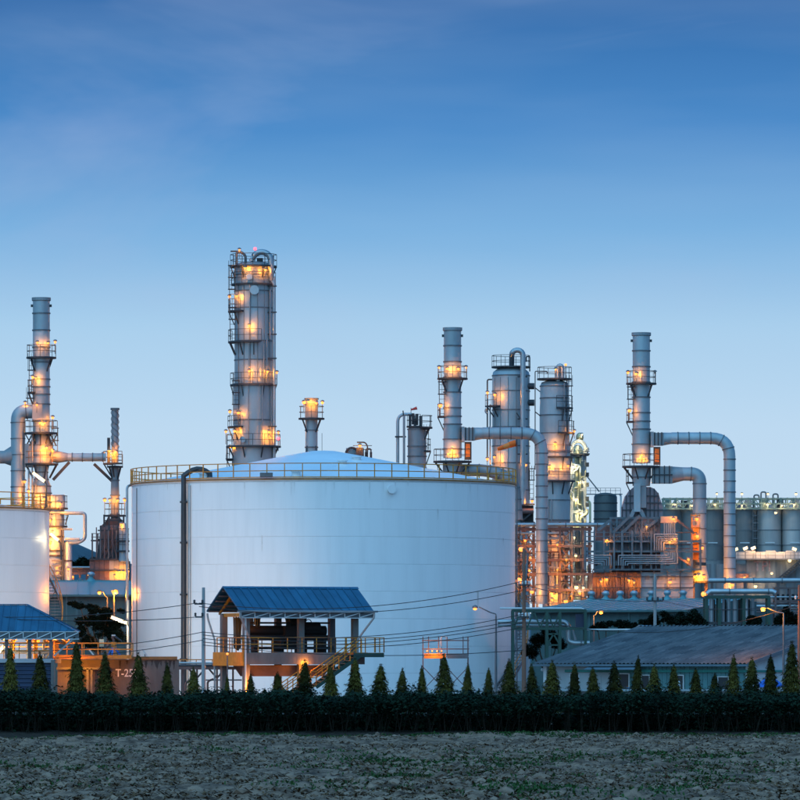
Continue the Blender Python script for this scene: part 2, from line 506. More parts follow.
soil = mat('dry_ploughed_soil', (.285, .18, .125), .95, 0, .5, 1.3, bump=.8, bscale=18, rgb2=(.07, .046, .034), edge=(.36, .58), coords='Object', spec=.08)
land = mat('bare_ground', (.16, .14, .12), .95, 0, .3, .05, spec=.08)
FX0, FX1, FY0, FY1 = -24.0, 24.0, 110.0, 233.0
def grid_height():
    nx, ny = 420, 780
    h = vnoise(nx, ny, 60, 60, 1) * .2 + vnoise(nx, ny, 30, 34, 2) * .26 + vnoise(nx, ny, 10, 8, 8) * .16
    patch = np.clip(vnoise(nx, ny, 34, 22, 6) * 1.7 - .35, 0, 1)
    clod = vnoise(nx, ny, 4.2, 3.0, 3); clod2 = vnoise(nx, ny, 2.2, 1.8, 4)
    h += (np.clip(clod - .5, 0, 1) * .26 + np.clip(clod2 - .5, 0, 1) * .20) * (.4 + .7 * patch) + np.random.RandomState(5).rand(ny, nx) * .018
    edge = np.minimum(np.minimum(np.arange(nx), nx - 1 - np.arange(nx))[None, :] / 12, np.minimum(np.arange(ny), ny - 1 - np.arange(ny))[:, None] / 12).clip(0, 1)
    return (h - .36) * edge, nx, ny
FH, FNX, FNY = grid_height()
def field_z(x, y):
    i = int((x - FX0) / (FX1 - FX0) * (FNX - 1)); j = int((y - FY0) / (FY1 - FY0) * (FNY - 1))
    return float(FH[min(max(j, 0), FNY - 1), min(max(i, 0), FNX - 1)])
def build_field():
    # one sheet: a fine grid where the photo looks closely, carried on to the horizon by a wide skirt
    xs = np.linspace(FX0, FX1, FNX); ys = np.linspace(FY0, FY1, FNY)
    X, Y = np.meshgrid(xs, ys)
    V = np.stack([X.ravel(), Y.ravel(), FH.ravel()], 1)
    idx = np.arange(FNX * FNY).reshape(FNY, FNX)
    Q = np.stack([idx[:-1, :-1], idx[:-1, 1:], idx[1:, 1:], idx[1:, :-1]], -1).reshape(-1, 4)
    b = len(V)
    far = np.array([[-9000, -3000, 0], [9000, -3000, 0], [9000, 14000, 0], [-9000, 14000, 0]], float)
    z0 = FH[0, 0]
    V[idx[0, :], 2] = z0; V[idx[-1, :], 2] = z0; V[idx[:, 0], 2] = z0; V[idx[:, -1], 2] = z0
    far[:, 2] = z0
    V = np.vstack([V, far])
    me = bpy.data.meshes.new('field')
    nf = len(Q)
    faces = [tuple(q) for q in Q.tolist()]
    rows = idx.tolist()
    faces.append(tuple([b, b + 1] + rows[0][::-1]))                     # towards the camera
    faces.append(tuple([b + 1, b + 2] + [r[-1] for r in rows][::-1]))    # right
    faces.append(tuple([b + 2, b + 3] + rows[-1]))                       # beyond
    faces.append(tuple([b + 3, b] + [r[0] for r in rows]))               # left
    me.from_pydata(V.tolist(), [], faces); me.update()
    me.polygons.foreach_set('use_smooth', [True] * nf + [False] * 4)
    me.materials.append(soil); me.materials.append(land)
    mi = [0] * nf + [1] * 4
    me.polygons.foreach_set('material_index', mi)
    o = put('field', me); structure(o)
    return o
build_field()

def hill(name, pts, Y, depth):
    """rolling ridge through (photo x, photo y) crest points"""
    s = F / Y; mb = MB(); n = len(pts)
    xs = np.linspace(pts[0][0], pts[-1][0], 70); ys = np.interp(xs, [p[0] for p in pts], [p[1] for p in pts])
    rs = np.random.RandomState(5); ys = ys + rs.randn(70) * .35
    prof = [(-1.0, 0.0), (-.7, .25), (-.4, .62), (-.15, .92), (0, 1.0), (.3, .8), (1.0, 0)]
    for (d, k) in prof:
        for x, y in zip(xs, ys):
            mb.v.append(((x - 400) / s, Y + d * depth + rs.randn() * depth * .02, (EYE + (HOR - y) / s) * k - .5))
    for i in range(len(prof) - 1):
        for k in range(69): mb.face([i * 70 + k, i * 70 + k + 1, (i + 1) * 70 + k + 1, (i + 1) * 70 + k], True)
    o = mb.build(name, HILLM); structure(o)
hill('hills', [(-700, 655), (-300, 560), (-60, 548), (40, 538), (75, 541), (90, 549), (110, 558), (180, 575), (400, 600), (800, 640), (1200, 658)], 7000, 1500)

# ---------------------------------------------------------------- litter and weeds on the field (nobody could count them)
def blades(name, label, cat, n, m, placer, lmin, lmax, wid, up):
    rs = np.random.RandomState(hash(name) % 1000 if False else len(name))
    V = []; Fc = []
    for _ in range(n):
        x, y = placer(rs)
        z = field_z(x, y) + .01
        a = rs.rand() * 6.283; L = lmin + rs.rand() * (lmax - lmin); e = rs.rand() * up
        d = Vector((math.cos(a) * math.cos(e), math.sin(a) * math.cos(e), math.sin(e))); p = Vector((-math.sin(a), math.cos(a), .3)).normalized() * wid * (.5 + rs.rand())
        c = Vector((x, y, z)); b = len(V)
        bend = Vector((0, 0, L * .25 * rs.rand()))
        V += [tuple(c - p), tuple(c + p), tuple(c + d * L * .55 + p * .8 + bend), tuple(c + d * L * .55 - p * .8 + bend), tuple(c + d * L)]
        Fc += [(b, b + 1, b + 2, b + 3), (b + 3, b + 2, b + 4)]
    me = bpy.data.meshes.new(name); me.from_pydata(V, [], Fc); me.materials.append(m)
    o = put(name, me); tag(o, label, cat); o['kind'] = 'stuff'
    return o
straw = mat('dead_stalks', (.20, .115, .06), .9, 0, .4, 1.5, rgb2=(.035, .02, .012), spec=.08)
weed = mat('weed_leaves', (.035, .085, .025), .8, 0, .4, 1.5, spec=.08)
def near(rs):
    for _ in range(6):
        y = 118 + (rs.rand() ** 1.5) * 108; w = y * 400 / F + 4; x = (rs.rand() * 2 - 1) * w
        if math.sin(x * .55 + 2 * math.sin(y * .21)) + math.sin(y * .33 + 1.3 * math.sin(x * .4)) + rs.randn() * .8 > 0: break
    return x, y
blades('stalk_litter', 'dead brown stalks and leaf litter strewn over the ploughed field', 'litter', 96000, straw, near, .05, .22, .024, .45)
def clods():
    rs = np.random.RandomState(31); V = []; Fc = []
    base = [(1, 0, 0), (0, 1, 0), (-1, 0, 0), (0, -1, 0), (0, 0, 1), (.6, .6, .55), (-.6, .55, .6), (-.55, -.6, .6), (.6, -.6, .55)]
    tri = [(0, 1, 5), (1, 2, 6), (2, 3, 7), (3, 0, 8), (0, 5, 8), (1, 6, 5), (2, 7, 6), (3, 8, 7), (5, 6, 4), (6, 7, 4), (7, 8, 4), (8, 5, 4)]
    for _ in range(36000):
        x, y = near(rs)
        r = .03 + .13 * rs.rand() ** 3.2; a = rs.rand() * 6.283; ca, sa = math.cos(a), math.sin(a)
        z = field_z(x, y) - r * .15; b = len(V); sx, sy, sz = 1 + rs.rand() * .7, 1 + rs.rand() * .3, .55 + rs.rand() * .5
        for (u, v, w) in base:
            k = r * (.75 + .5 * rs.rand()); u, v, w = u * sx * k, v * sy * k, w * sz * k
            V.append((x + u * ca - v * sa, y + u * sa + v * ca, z + w))
        Fc += [(b + i, b + j, b + k) for i, j, k in tri]
    me = bpy.data.meshes.new('soil_clods'); me.from_pydata(V, [], Fc)
    me.materials.append(mat('clod_soil', (.35, .235, .17), .95, 0, .5, 1.7, rgb2=(.09, .06, .045), edge=(.35, .6), spec=.08))
    o = put('soil_clods', me); tag(o, 'loose grey clods of dry soil scattered over the ploughed field', 'soil'); o['kind'] = 'stuff'
clods()
# weeds in loose streaks (photo: rows about 758-772 and 790-800)
WP = []
rsW = np.random.RandomState(4)
for (x, y, wx, wy, n) in [(500, 763, 170, 3.0, 26), (640, 757, 150, 2, 16), (360, 762, 90, 2.5, 14), (640, 782, 160, 3, 10), (60, 768, 80, 2, 8),
                          (420, 773, 120, 3, 12), (100, 752, 120, 2, 6), (560, 797, 160, 3, 10), (740, 770, 70, 3, 8), (20, 785, 60, 3, 5), (330, 790, 60, 3, 6), (150, 735.5, 200, .8, 40), (450, 735.5, 200, .8, 40), (700, 735.5, 160, .8, 40)]:
    for _ in range(n):
        px, py = x + rsW.randn() * wx * .5, y + rsW.randn() * wy
        d = F * EYE / max(70, (py - HOR))
        if d < 229: WP.append(((px - 400) / F * d, d))
def weeds(rs):
    c = WP[rs.randint(len(WP))]
    return c[0] + rs.randn() * .7, min(229.2, max(112, c[1] + rs.randn() * 1.6))
blades('weeds', 'low green weeds in streaks across the ploughed field', 'weeds', 42000, weed, weeds, .05, .13, .03, 1.2)

# ---------------------------------------------------------------- the cassava crop at the end of the field
leafd = mat('cassava_leaf', (.016, .036, .02), .8, 0, .5, .8, rgb2=(.005, .012, .007), coords='Object', spec=.08)
stemm = mat('cassava_stem', (.022, .018, .014), .9, 0, .35, 3, spec=.08)
def crop():
    rs = np.random.RandomState(21)
    V = []; Fc = []; MI = []
    def leaf(c, a, tilt, L):
        # palmate leaf: five narrow lobes from one stalk end
        for k in (-1.15, -.6, 0, .6, 1.15):
            if abs(k) > 1 and rs.rand() < .35: continue
            l = L * (1 - .22 * abs(k)); aa = a + k
            u = Vector((math.cos(aa), math.sin(aa), -tilt + rs.randn() * .12)); w = Vector((-math.sin(aa), math.cos(aa), 0)) * l * .21
            b = len(V)
            V.extend([tuple(c), tuple(c + u * l * .55 + w), tuple(c + u * l), tuple(c + u * l * .55 - w)])
            Fc.append((b, b + 1, b + 2, b + 3)); MI.append(0)
    def stem(p, q, r):
        d = (q - p).normalized(); s = d.cross(Vector((0, 1, 0))).normalized() * r; n = d.cross(s).normalized() * r
        b = len(V)
        V.extend([tuple(p + s), tuple(p - s * .5 + n), tuple(p - s * .5 - n), tuple(q + s * .7), tuple(q - s * .35 + n * .7), tuple(q - s * .35 - n * .7)])
        for k in range(3): Fc.append((b + k, b + (k + 1) % 3, b + 3 + (k + 1) % 3, b + 3 + k)); MI.append(1)
    y = 229.4; row_i = 0
    while y < 240:
        x = -26.0
        while x < 26.0:
            px, py = x + rs.randn() * .18, y + rs.randn() * .15
            top = 1.78 + rs.randn() * .13 + (.3 * rs.rand() if rs.rand() < .12 else 0) + .10 * math.sin(px * .7) + .06 * math.sin(px * 2.3 + 1)
            nst = 2 + rs.randint(2)
            for _ in range(nst):
                a = rs.rand() * 6.283; lean = .12 + rs.rand() * .25
                p0 = Vector((px + rs.randn() * .05, py + rs.randn() * .05, -.05))
                p1 = p0 + Vector((math.cos(a) * lean, math.sin(a) * lean, .85 + rs.rand() * .3))
                if row_i < 5: stem(p0, p1, .017)
                p2 = p1 + Vector((rs.randn() * .16, rs.randn() * .16, top - p1.z - .12))
                if row_i < 4: stem(p1, p2, .012)
                nl = 52 if row_i < 4 else 20
                for i in range(nl):
                    t = rs.rand() ** .75
                    c = p1.lerp(p2, t) + Vector((rs.randn() * .24, rs.randn() * .24, rs.rand() * .12 - .06))
                    if c.z < .62 and rs.rand() < .8: continue
                    leaf(c, rs.rand() * 6.283, .25 + rs.rand() * .7, .08 + rs.rand() * .09)
                if row_i >= 2:      # shaded lower foliage further into the stand
                    for i in range(9 if row_i < 5 else 15):
                        c = p0 + Vector((rs.randn() * .28, rs.randn() * .28, .08 + rs.rand() * .85))
                        leaf(c, rs.rand() * 6.283, .3 + rs.rand() * .6, .18 + rs.rand() * .12)
            x += .58
        y += .8 if row_i < 8 else 1.1
        row_i += 1
    me = bpy.data.meshes.new('cassava_crop'); me.from_pydata(V, [], Fc)
    me.materials.append(leafd); me.materials.append(stemm); me.polygons.foreach_set('material_index', MI)
    o = put('cassava_crop', me); tag(o, 'dark green belt of leafy cassava crop behind the ploughed field', 'crop'); o['kind'] = 'stuff'
crop()
# earth bank under the crop, slightly raised ridge
def bank():
    mb = MB(); n = 120; xs = np.linspace(-30, 30, n)
    rs = np.random.RandomState(3)
    for (yy, zz) in ((228.4, -.12), (229.2, .05), (231, .12), (240, .12), (242, -.12)):
        for x in xs: mb.v.append((x, yy + rs.randn() * .08, zz + (rs.rand() * .07 if zz > 0 else 0)))
    for i in range(4):
        for k in range(n - 1): mb.face([i * n + k, i * n + k + 1, (i + 1) * n + k + 1, (i + 1) * n + k], True)
    o = mb.build('crop_bank', mat('dark_earth', (.05, .04, .033), .95, 0, .3, 3, spec=.08)); structure(o)
bank()

# ---------------------------------------------------------------- conifers in a row
leafc = mat('ashoka_leaf', (.115, .088, .018), .7, 0, .6, 1.3, rgb2=(.014, .016, .004), edge=(.38, .62), coords='Object', spec=.08)
def conifer_mesh(seed, slim):
    rs = np.random.RandomState(seed); V = []; Fc = []
    for i in range(4600):
        t = rs.rand() ** .62                      # 0 top .. 1 bottom
        z = 1 - t * .93
        lob = .92 + .14 * rs.randn()
        # drooping tiers, ragged
        R = slim * (.05 + .95 * t ** .95) * lob * (.70 + .42 * ((t * 10 + seed * .37) % 1.0))
        a = rs.rand() * 6.283
        R *= 1 + .20 * math.sin(a * 3 + t * 25 + seed) + .10 * math.sin(a * 7 - t * 40)
        rr = R * (.35 + .65 * math.sqrt(rs.rand()))
        c = Vector((math.cos(a) * rr, math.sin(a) * rr, z - rr * .25))
        L = .034 + .026 * rs.rand(); w = .0050 + .0035 * rs.rand()
        aa = a + rs.randn() * .5
        u = Vector((math.cos(aa) * .55, math.sin(aa) * .55, -.85 + rs.randn() * .25)).normalized() * L
        s = Vector((-math.sin(aa), math.cos(aa), rs.randn() * .4)).normalized() * w
        b = len(V)
        V += [tuple(c), tuple(c + u * .5 + s), tuple(c + u), tuple(c + u * .5 - s)]
        Fc.append((b, b + 1, b + 2, b + 3))
    for i in range(60):                           # leading shoot
        z = 1 + rs.rand() * .05; a = rs.rand() * 6.283; c = Vector((rs.randn() * .006, rs.randn() * .006, z - .02)); b = len(V)
        u = Vector((math.cos(a) * .02, math.sin(a) * .02, .012 * rs.randn())); s = Vector((-math.sin(a), math.cos(a), 0)) * .005
        V += [tuple(c), tuple(c + u * .5 + s), tuple(c + u), tuple(c + u * .5 - s)]; Fc.append((b, b + 1, b + 2, b + 3))
    me = bpy.data.meshes.new('crown'); me.from_pydata(V, [], Fc); me.materials.append(leafc)
    return me
CMESH = [conifer_mesh(s, w) for s, w in ((1, .15), (2, .17), (3, .145), (4, .16), (5, .18))]
tm = MB().tube([(0, 0, -.01), (.003, 0, .5), (0, 0, .97)], [.018, .012, .003], 7); tmesh = tm.mesh('trunk'); tmesh.materials.append(TRUNK)
CON = [  # photo column, photo row of the tip, width factor, label
 (11, 645, 1.05, 'tall conifer before the navy wall at the far left edge'),
 (41, 652, .95, 'conifer before the right half of the navy corrugated wall'),
 (77, 641, 1.0, 'tallest conifer at left, before the glowing yellow wall gap'),
 (106, 652, 1.0, 'conifer before the concrete wall, left of the white painted code'),
 (139, 652, .95, 'conifer covering the last digits of the painted code'),
 (167, 663, .85, 'short conifer before the right end of the stained concrete wall'),
 (194, 667, .95, 'conifer just left of the grey utility pole by the pavilion'),
 (227, 675, .6, 'small conifer under the left end of the pavilion deck'),
 (251, 674, .7, 'small conifer beside the front left pavilion column'),
 (278, 672, .9, 'squat conifer below the pavilion, left of the yellow stair foot'),
 (305, 660, 1.0, 'conifer in front of the lower yellow stair flight'),
 (331, 665, .8, 'conifer right of the stair, under the pavilion landing'),
 (355, 658, 1.0, 'conifer before the right end column of the pavilion'),
 (379, 664, 1.0, 'first conifer right of the pavilion, before the white tank'),
 (401, 668, .85, 'small conifer midway between pavilion and scaffold'),
 (422, 666, .9, 'conifer under the left leg of the scaffold'),
 (445, 654, 1.1, 'tall conifer right in front of the scaffold platform'),
 (467, 664, .95, 'conifer under the right leg of the scaffold'),
 (488, 668, .85, 'small conifer just left of the grey street lamp pole'),
 (509, 659, 1.05, 'conifer at the foot of the big tank stairway'),
 (533, 664, .9, 'conifer just right of the reddish wooden pole'),
 (552, 660, 1.0, 'conifer before the left corner of the white low building'),
 (574, 663, .85, 'conifer beside the first dark window of the low building'),
 (594, 667, .9, 'conifer before the second dark window of the low building'),
 (615, 661, .9, 'conifer left of the parked dark car'),
 (636, 656, 1.0, 'conifer right of the parked dark car'),
 (654, 664, .95, 'blunt conifer mid way along the teal boarded wall'),
 (674, 664, .95, 'conifer left of the white garden ornament'),
 (696, 668, .9, 'second shortest conifer, rounded, before the teal wall'),
 (714, 673, .9, 'shortest bushy conifer before the teal wall'),
 (733, 655, 1.0, 'conifer at the right end of the teal boarded wall'),
 (751, 657, 1.2, 'broad conifer left of the blue tarpaulin, before the white gable'),
 (771, 655, 1.15, 'broad conifer in front of the blue tarpaulin'),
 (791, 641, 1.05, 'tallest conifer at right, beside the street lamp pole'),
]
rsC = random.Random(3)
for i, (x, y, wf, lab) in enumerate(CON):
    Y = 322 + rsC.uniform(-2, 2)
    t = Thing('conifer_tree', lab, 'tree', x, Y, 'conifers in a row behind the crop', rz=rsC.uniform(0, 6.28))
    hgt = t.z(y) / 1.02
    wx = wf * rsC.uniform(1.2, 1.75) * 3.4 / max(hgt, 2.2)
    c = put('crown', CMESH[i % 5], t.o); c.scale = (hgt * wx, hgt * wx, hgt)
    t.o.rotation_euler = (rsC.uniform(-.04, .04), rsC.uniform(-.04, .04), t.o.rotation_euler.z)
    k = put('trunk', tmesh, t.o); k.scale = (hgt, hgt, hgt)

# ---------------------------------------------------------------- broadleaf trees and bushes
leafb = mat('broad_leaf_dark', (.018, .030, .018), .75, 0, .5, .5, rgb2=(.007, .013, .008), coords='Object', spec=.08)
def broadleaf(name, label, cat, x, Y, blobs, n, leaf=.22, seed=1, trunk=True, group=None):
    """blobs: (photo x, photo y, radius px, squash)"""
    t = Thing(name, label, cat, x, Y, group)
    rs = np.random.RandomState(seed); V = []; Fc = []
    wts = np.array([b[2] ** 2 for b in blobs], float); wts /= wts.sum()
    subs = []
    for (bx, by, br, sq) in blobs:
        for _ in range(max(4, int(br * 1.0))):
            d = Vector(rs.randn(3)).normalized() * (t.px(br) * (.4 + .6 * rs.rand()))
            subs.append((Vector((t.dx(bx), 0, t.z(by))) + Vector((d.x, d.y, d.z * sq)), t.px(br) * (.32 + .22 * rs.rand()), sq))
    for i in range(n):
        c0, r, sq = subs[rs.randint(len(subs))]
        d = Vector(rs.randn(3)).normalized() * r * (rs.rand() ** .4); c = c0 + Vector((d.x, d.y, d.z * (.4 + .6 * sq)))
        a = rs.rand() * 6.283; L = leaf * (.6 + .8 * rs.rand())
        u = Vector((math.cos(a), math.sin(a), rs.randn() * .5 - .3)).normalized() * L; s = Vector((-math.sin(a), math.cos(a), rs.randn() * .4)).normalized() * L * .3
        b = len(V); V += [tuple(c), tuple(c + u * .5 + s), tuple(c + u), tuple(c + u * .5 - s)]; Fc.append((b, b + 1, b + 2, b + 3))
    me = bpy.data.meshes.new('crown'); me.from_pydata(V, [], Fc); me.materials.append(leafb); put('crown', me, t.o)
    mb = MB(); top = max(t.z(b[1]) for b in blobs)
    mb.tube([(0, 0, 0), (.1, 0, top * .35), (.05, .1, top * .6)], [.22, .16, .10], 8)
    for (bx, by, br, sq) in blobs[:7]:
        mb.tube([(.05, .05, top * .45), (t.dx(bx) * .6, 0, t.z(by) * .5 + top * .22), (t.dx(bx), 0, t.z(by))], [.09, .06, .02], 6)
    t.add('trunk', mb, TRUNK)
    return t
broadleaf('rain_tree', 'dark spreading tree beside the teal warehouse at left', 'tree', 97, 432,
    [(80, 605, 7, .4), (92, 609, 9, .45), (107, 613, 9, .45), (116, 622, 8, .5), (86, 621, 9, .5), (100, 628, 13, .7), (116, 636, 11, .8), (90, 642, 12, .8), (72, 603, 4, .4), (120, 611, 4, .4), (98, 618, 9, .6), (110, 627, 10, .7), (82, 632, 9, .7)], 42000, .15, 2)
broadleaf('hill_tree', 'small round dark tree seen far off against the hill', 'tree', 86, 900,
    [(86, 562, 8, .7), (80, 566, 6, .8), (92, 564, 6, .8)], 5000, .7, 3)
for i, (x, blobs, lab) in enumerate([
    (655, [(645, 622, 6, .8), (655, 619, 7, .9), (665, 617, 7, .9), (674, 621, 7, .8)], 'dark bush before the green warehouse, beside the distant pole with crossarm'),
    (692, [(683, 619, 8, .9), (692, 618, 8, .9), (700, 623, 7, .8)], 'dark bush left of the green pipe frame, behind the grey roof'),
    (606, [(597, 625, 6, .7), (606, 624, 7, .7), (620, 625, 7, .7), (632, 626, 6, .7)], 'low bush line under the street lamp beside the warehouse'),
    (545, [(538, 640, 9, 1), (548, 634, 9, .9), (530, 650, 9, 1), (558, 642, 9, .8)], 'dark undergrowth beneath the green pipe bridge'),
    (785, [(778, 619, 9, .9), (788, 615, 9, .9), (797, 620, 9, .9)], 'dark bush at the right edge behind the street lamp'),
    (757, [(752, 622, 6, .9), (760, 621, 5, .9)], 'small bush behind the green frame pipes')]):
    broadleaf('bush', lab, 'bush', x, 425 + i, blobs, 9000, .17, 10 + i, group='bushes among the plant buildings')
# ================================================================ STORAGE TANKS
def storage_tank(label, xc, Y, rpx, y_rim, y_peak, stair, courses=8, plates=16):
    t = Thing('storage_tank', label, 'tank', xc, Y, 'white storage tanks')
    R = rpx / t.s; H = t.z(y_rim); ZP = t.z(y_peak)
    t.add('inner_shell', MB().lathe([(R - .03, .0), (R - .03, H - .05)], seg=96, cap=False), SEAM)
    ch = (H - .25) / courses
    # curved plates, one mesh per bulge, shared
    meshes = []
    for bulge in (0.0, .005, .010):
        mb = MB(); nseg = 7; w = 360 / plates
        zs = [(.006, -.006), (.03, 0), (ch - .03, 0), (ch - .006, -.006)]
        for (z, off) in zs:
            for k in range(nseg + 1):
                a = math.radians(-w / 2 + w * k / nseg); e = 0.0
                r = R + off + e + bulge * math.cos(math.pi * (k / nseg - .5))
                mb.v.append((r * math.sin(a), -r * math.cos(a), z))
        for i in range(3):
            for k in range(nseg): mb.face([i * (nseg + 1) + k, i * (nseg + 1) + k + 1, (i + 1) * (nseg + 1) + k + 1, (i + 1) * (nseg + 1) + k], i == 1)
        me = mb.mesh('shell_plate'); me.materials.append(TANKP); meshes.append(me)
    rr = random.Random(9)
    for c in range(courses):
        for k in range(plates):
            put('shell_plate', rr.choice(meshes), t.o, (0, 0, c * ch), math.radians(360 / plates * (k + (c % 2) * .5 + .13)))
    # cone roof, rounded at the top
    prof = [(R + .02, H - .16), (R + .02, H - .05), (R * .55, H + (ZP - H) * .46), (R * .2, H + (ZP - H) * .84), (R * .06, ZP - .05), (.01, ZP)]
    t.add('cone_roof', MB().lathe(prof, seg=96, cap=False, flat=(0,)), TANKR)
    rim = t.add('rim_angle', MB().ring(R - .02, R + .12, H - .08, H + .05, seg=96), RUSTY)
    # handrail round the edge: posts and rails are parts of their own
    np_ = int(2 * math.pi * R / 1.4)
    pm = MB().box(-.035, .035, -.035, .035, H + .07, H + 1.2).mesh('handrail_post'); pm.materials.append(YEL)
    for k in range(np_):
        a = 2 * math.pi * k / np_
        put('handrail_post', pm, t.o, ((R + .08) * math.sin(a), -(R + .08) * math.cos(a), 0), a)
    for zz in (H + .62, H + 1.2):
        t.add('handrail', MB().ring(R + .05, R + .11, zz - .035, zz + .035, seg=96), YEL)
    t.add('toe_board', MB().ring(R + .10, R + .13, H + .075, H + .16, seg=96), YEL)
    # winding stair with treads
    a0, a1, z0, z1 = stair
    n = int(abs(z1 - z0) / .24)
    tr = MB().box(-.17, .17, -(R + 1.0), -(R + .08), -.03, .03).mesh('tread'); tr.materials.append(STEEL)
    so, si, rail, posts = [], [], [], MB()
    for k in range(n + 1):
        a = math.radians(a0 + (a1 - a0) * k / n); z = z0 + (z1 - z0) * k / n
        if k < n: put('tread', tr, t.o, (0, 0, z), a)
        P = lambda r, dz: (r * math.sin(a), -r * math.cos(a), z + dz)
        so.append(P(R + 1.03, 0)); si.append(P(R + .1, 0)); rail.append(P(R + 1.06, 1.05))
        if k % 4 == 0: posts.bar(P(R + 1.05, 0), P(R + 1.05, 1.05), .05)
    mb = MB()
    for a, b in zip(so, so[1:]): mb.bar(a, b, .05, .24)
    for a, b in zip(si, si[1:]): mb.bar(a, b, .05, .24)
    s = t.add('stair_string', mb, STEEL)
    mb = MB().tube(rail, .035, 6); mid = [(x, y, z - .5) for x, y, z in rail]; mb.tube(mid, .025, 6)
    mb.v += []; t.add('stair_handrail', mb, YEL, s); t.add('stair_post', posts, YEL, s)
    mb = MB()
    for k in range(0, n, 8):      # brackets back to the shell and to the ground near the foot
        mb.bar(so[k], (so[k][0] * .94, so[k][1] * .94, so[k][2] - 1.0), .07)
    t.add('stair_bracket', mb, STEEL, s)
    # rust and rain runs below the rim and the seams
    run = mat('rust_run', (.70, .66, .63), .6, 0, .2, 2); run2 = mat('rain_run', (.755, .745, .74), .5, 0, .1, 2)
    for k in range(40):
        a = math.radians(rr.uniform(-88, 88)); zt = H - .12 if k % 4 else ch * rr.randint(2, courses - 1) + .1; l = rr.uniform(.3, 1.6) ; w = rr.uniform(.03, .10) / R
        mb = MB(); n = 6
        for i in range(n + 1):
            f_ = i / n; ww = w * (1 - f_ * .85) * rr.uniform(.7, 1.2); z = zt - l * f_
            for sgn in (-1, 1): mb.v.append(((R + .016) * math.sin(a + sgn * ww), -(R + .016) * math.cos(a + sgn * ww), z))
            if i: mb.face([2 * i - 2, 2 * i, 2 * i + 1, 2 * i - 1])
        t.add('rust_streak', mb, run if k % 4 == 0 else run2)
    return t, R, H

big, BR, BH = storage_tank('huge white tank with cone roof filling the middle of the picture', 323.5, 435, 191.6, 485.0, 450.5, (62, 168, 1.0, 17.2))
# black overflow pipe with a gooseneck over the rim
rb = BR + .32
phi = math.asin((190 - 323.5) / 191.6 * .985)
ux, uy = math.sin(phi), -math.cos(phi)
def on(r, z, p=phi): return (r * math.sin(p), -r * math.cos(p), z)
pth = [on(rb, .2), on(rb, BH - 3), on(rb, BH + .55), on(rb - .35, BH + .95), on(rb - .9, BH + 1.05), on(rb - 1.5, BH + .95), on(rb - 1.8, BH + .55), on(rb - 1.8, BH + .25)]
# lay the gooseneck along the rim to the right, as seen in the photo
p2 = phi + .095
pth = [on(rb, .2), on(rb, BH - 3), on(rb, BH + .35)] + [on(rb + (BR - 1.2 - rb) * k / 6, BH + .35 + .55 * math.sin(math.pi * min(1, k / 6 * .9)), phi + (p2 - phi) * k / 6) for k in range(1, 7)] + [on(BR - 1.2, BH + .25, p2)]
op = big.add('overflow_pipe', MB().tube(pth, .21, 12), BLACKP)
for z in (3.2, 8.3, 12.4, 15.6):
    MB().lathe([(.30, z), (.30, z + .14)], rb * math.sin(phi), -rb * math.cos(phi), 12).build('pipe_clamp', DSTEEL, op)
# slim sample pipe and conduit
for xx, m, w in ((196, SILVER, .10), (141, DSTEEL, .035)):
    p = math.asin((xx - 323.5) / 191.6)
    big.add('conduit', MB().tube([on(BR + .12, .4, p), on(BR + .12, BH - .4, p)], w, 8), m)
# pale vertical pipe standing off the left side
big.add('side_pipe', MB().tube(fillet([(big.dx(128), -1.5, .3), (big.dx(128), -1.5, big.z(487)), (big.dx(131.5), -1.0, big.z(485.5))], .5), .10, 10), SILVER)
# round nozzle cover
p = math.asin((391 - 323.5) / 191.6)
nz = MB().tube([on(BR - .05, big.z(495), p), on(BR + .22, big.z(495), p)], .26, 16); nz.tube([on(BR + .22, big.z(495), p), on(BR + .30, big.z(495), p)], .34, 16)
big.add('shell_nozzle', nz, TANKP)
# roof fittings
rz_ = lambda k: BH + (20.1 - BH) * (1 - k)
for (ang, k) in ((12, .5), (-40, .93), (30, .35), (-8, .9)):
    a = math.radians(ang); X, Y_ = BR * k * math.sin(a), -BR * k * math.cos(a)
    big.add('roof_hatch', MB().lathe([(.35, rz_(k) - .15), (.35, rz_(k) + .3), (.44, rz_(k) + .3), (.44, rz_(k) + .38)], X, Y_, 12), TANKP)
big.add('lightning_rod', MB().tube([(big.dx(322), 0, 19.8), (big.dx(322), 0, 21.6)], .02, 5), DSTEEL)
big.add('foam_box', MB().box(-.5, .5, -.25, .25, 0, .35), STEEL).location = (big.dx(271), -BR + .4, BH + .12)

left, LR, LH = storage_tank('white tank cut off by the left edge, lower than the big one', -91, 428, 140.0, 510.0, 494, (58, 150, 1.0, 14.6), 7, 12)
# fluorescent floodlights on arms
def tube_lamp(t, x0, y0, x1, y1, ly, post_to, power=120, parent=None):
    a, b = Vector((t.dx(x0), ly, t.z(y0))), Vector((t.dx(x1), ly, t.z(y1)))
    o = t.add('tube_lamp', MB().bar(a + Vector((0, .08, .10)), b + Vector((0, .08, .10)), .26, .08).tube([tuple(b + Vector((0, .1, .05))), (b.x + .15, ly + .1, b.z - .25), (t.dx(post_to[0]), ly + .1, t.z(post_to[1]))], .065, 7), DSTEEL, parent)
    MB().tube([tuple(a), tuple(b)], .13, 10).build('fluorescent_tube', TUBE, o)
    m = (a + b) / 2
    glow(o, (m.x, m.y - .2, m.z - .15), power, (1.0, .84, .50), .2)
tube_lamp(left, 35.5, 474, 47, 482.5, -3.0, (48, 509), 20)
tube_lamp(left, 52, 534, 60, 541, -2.0, (63, 560), 9)

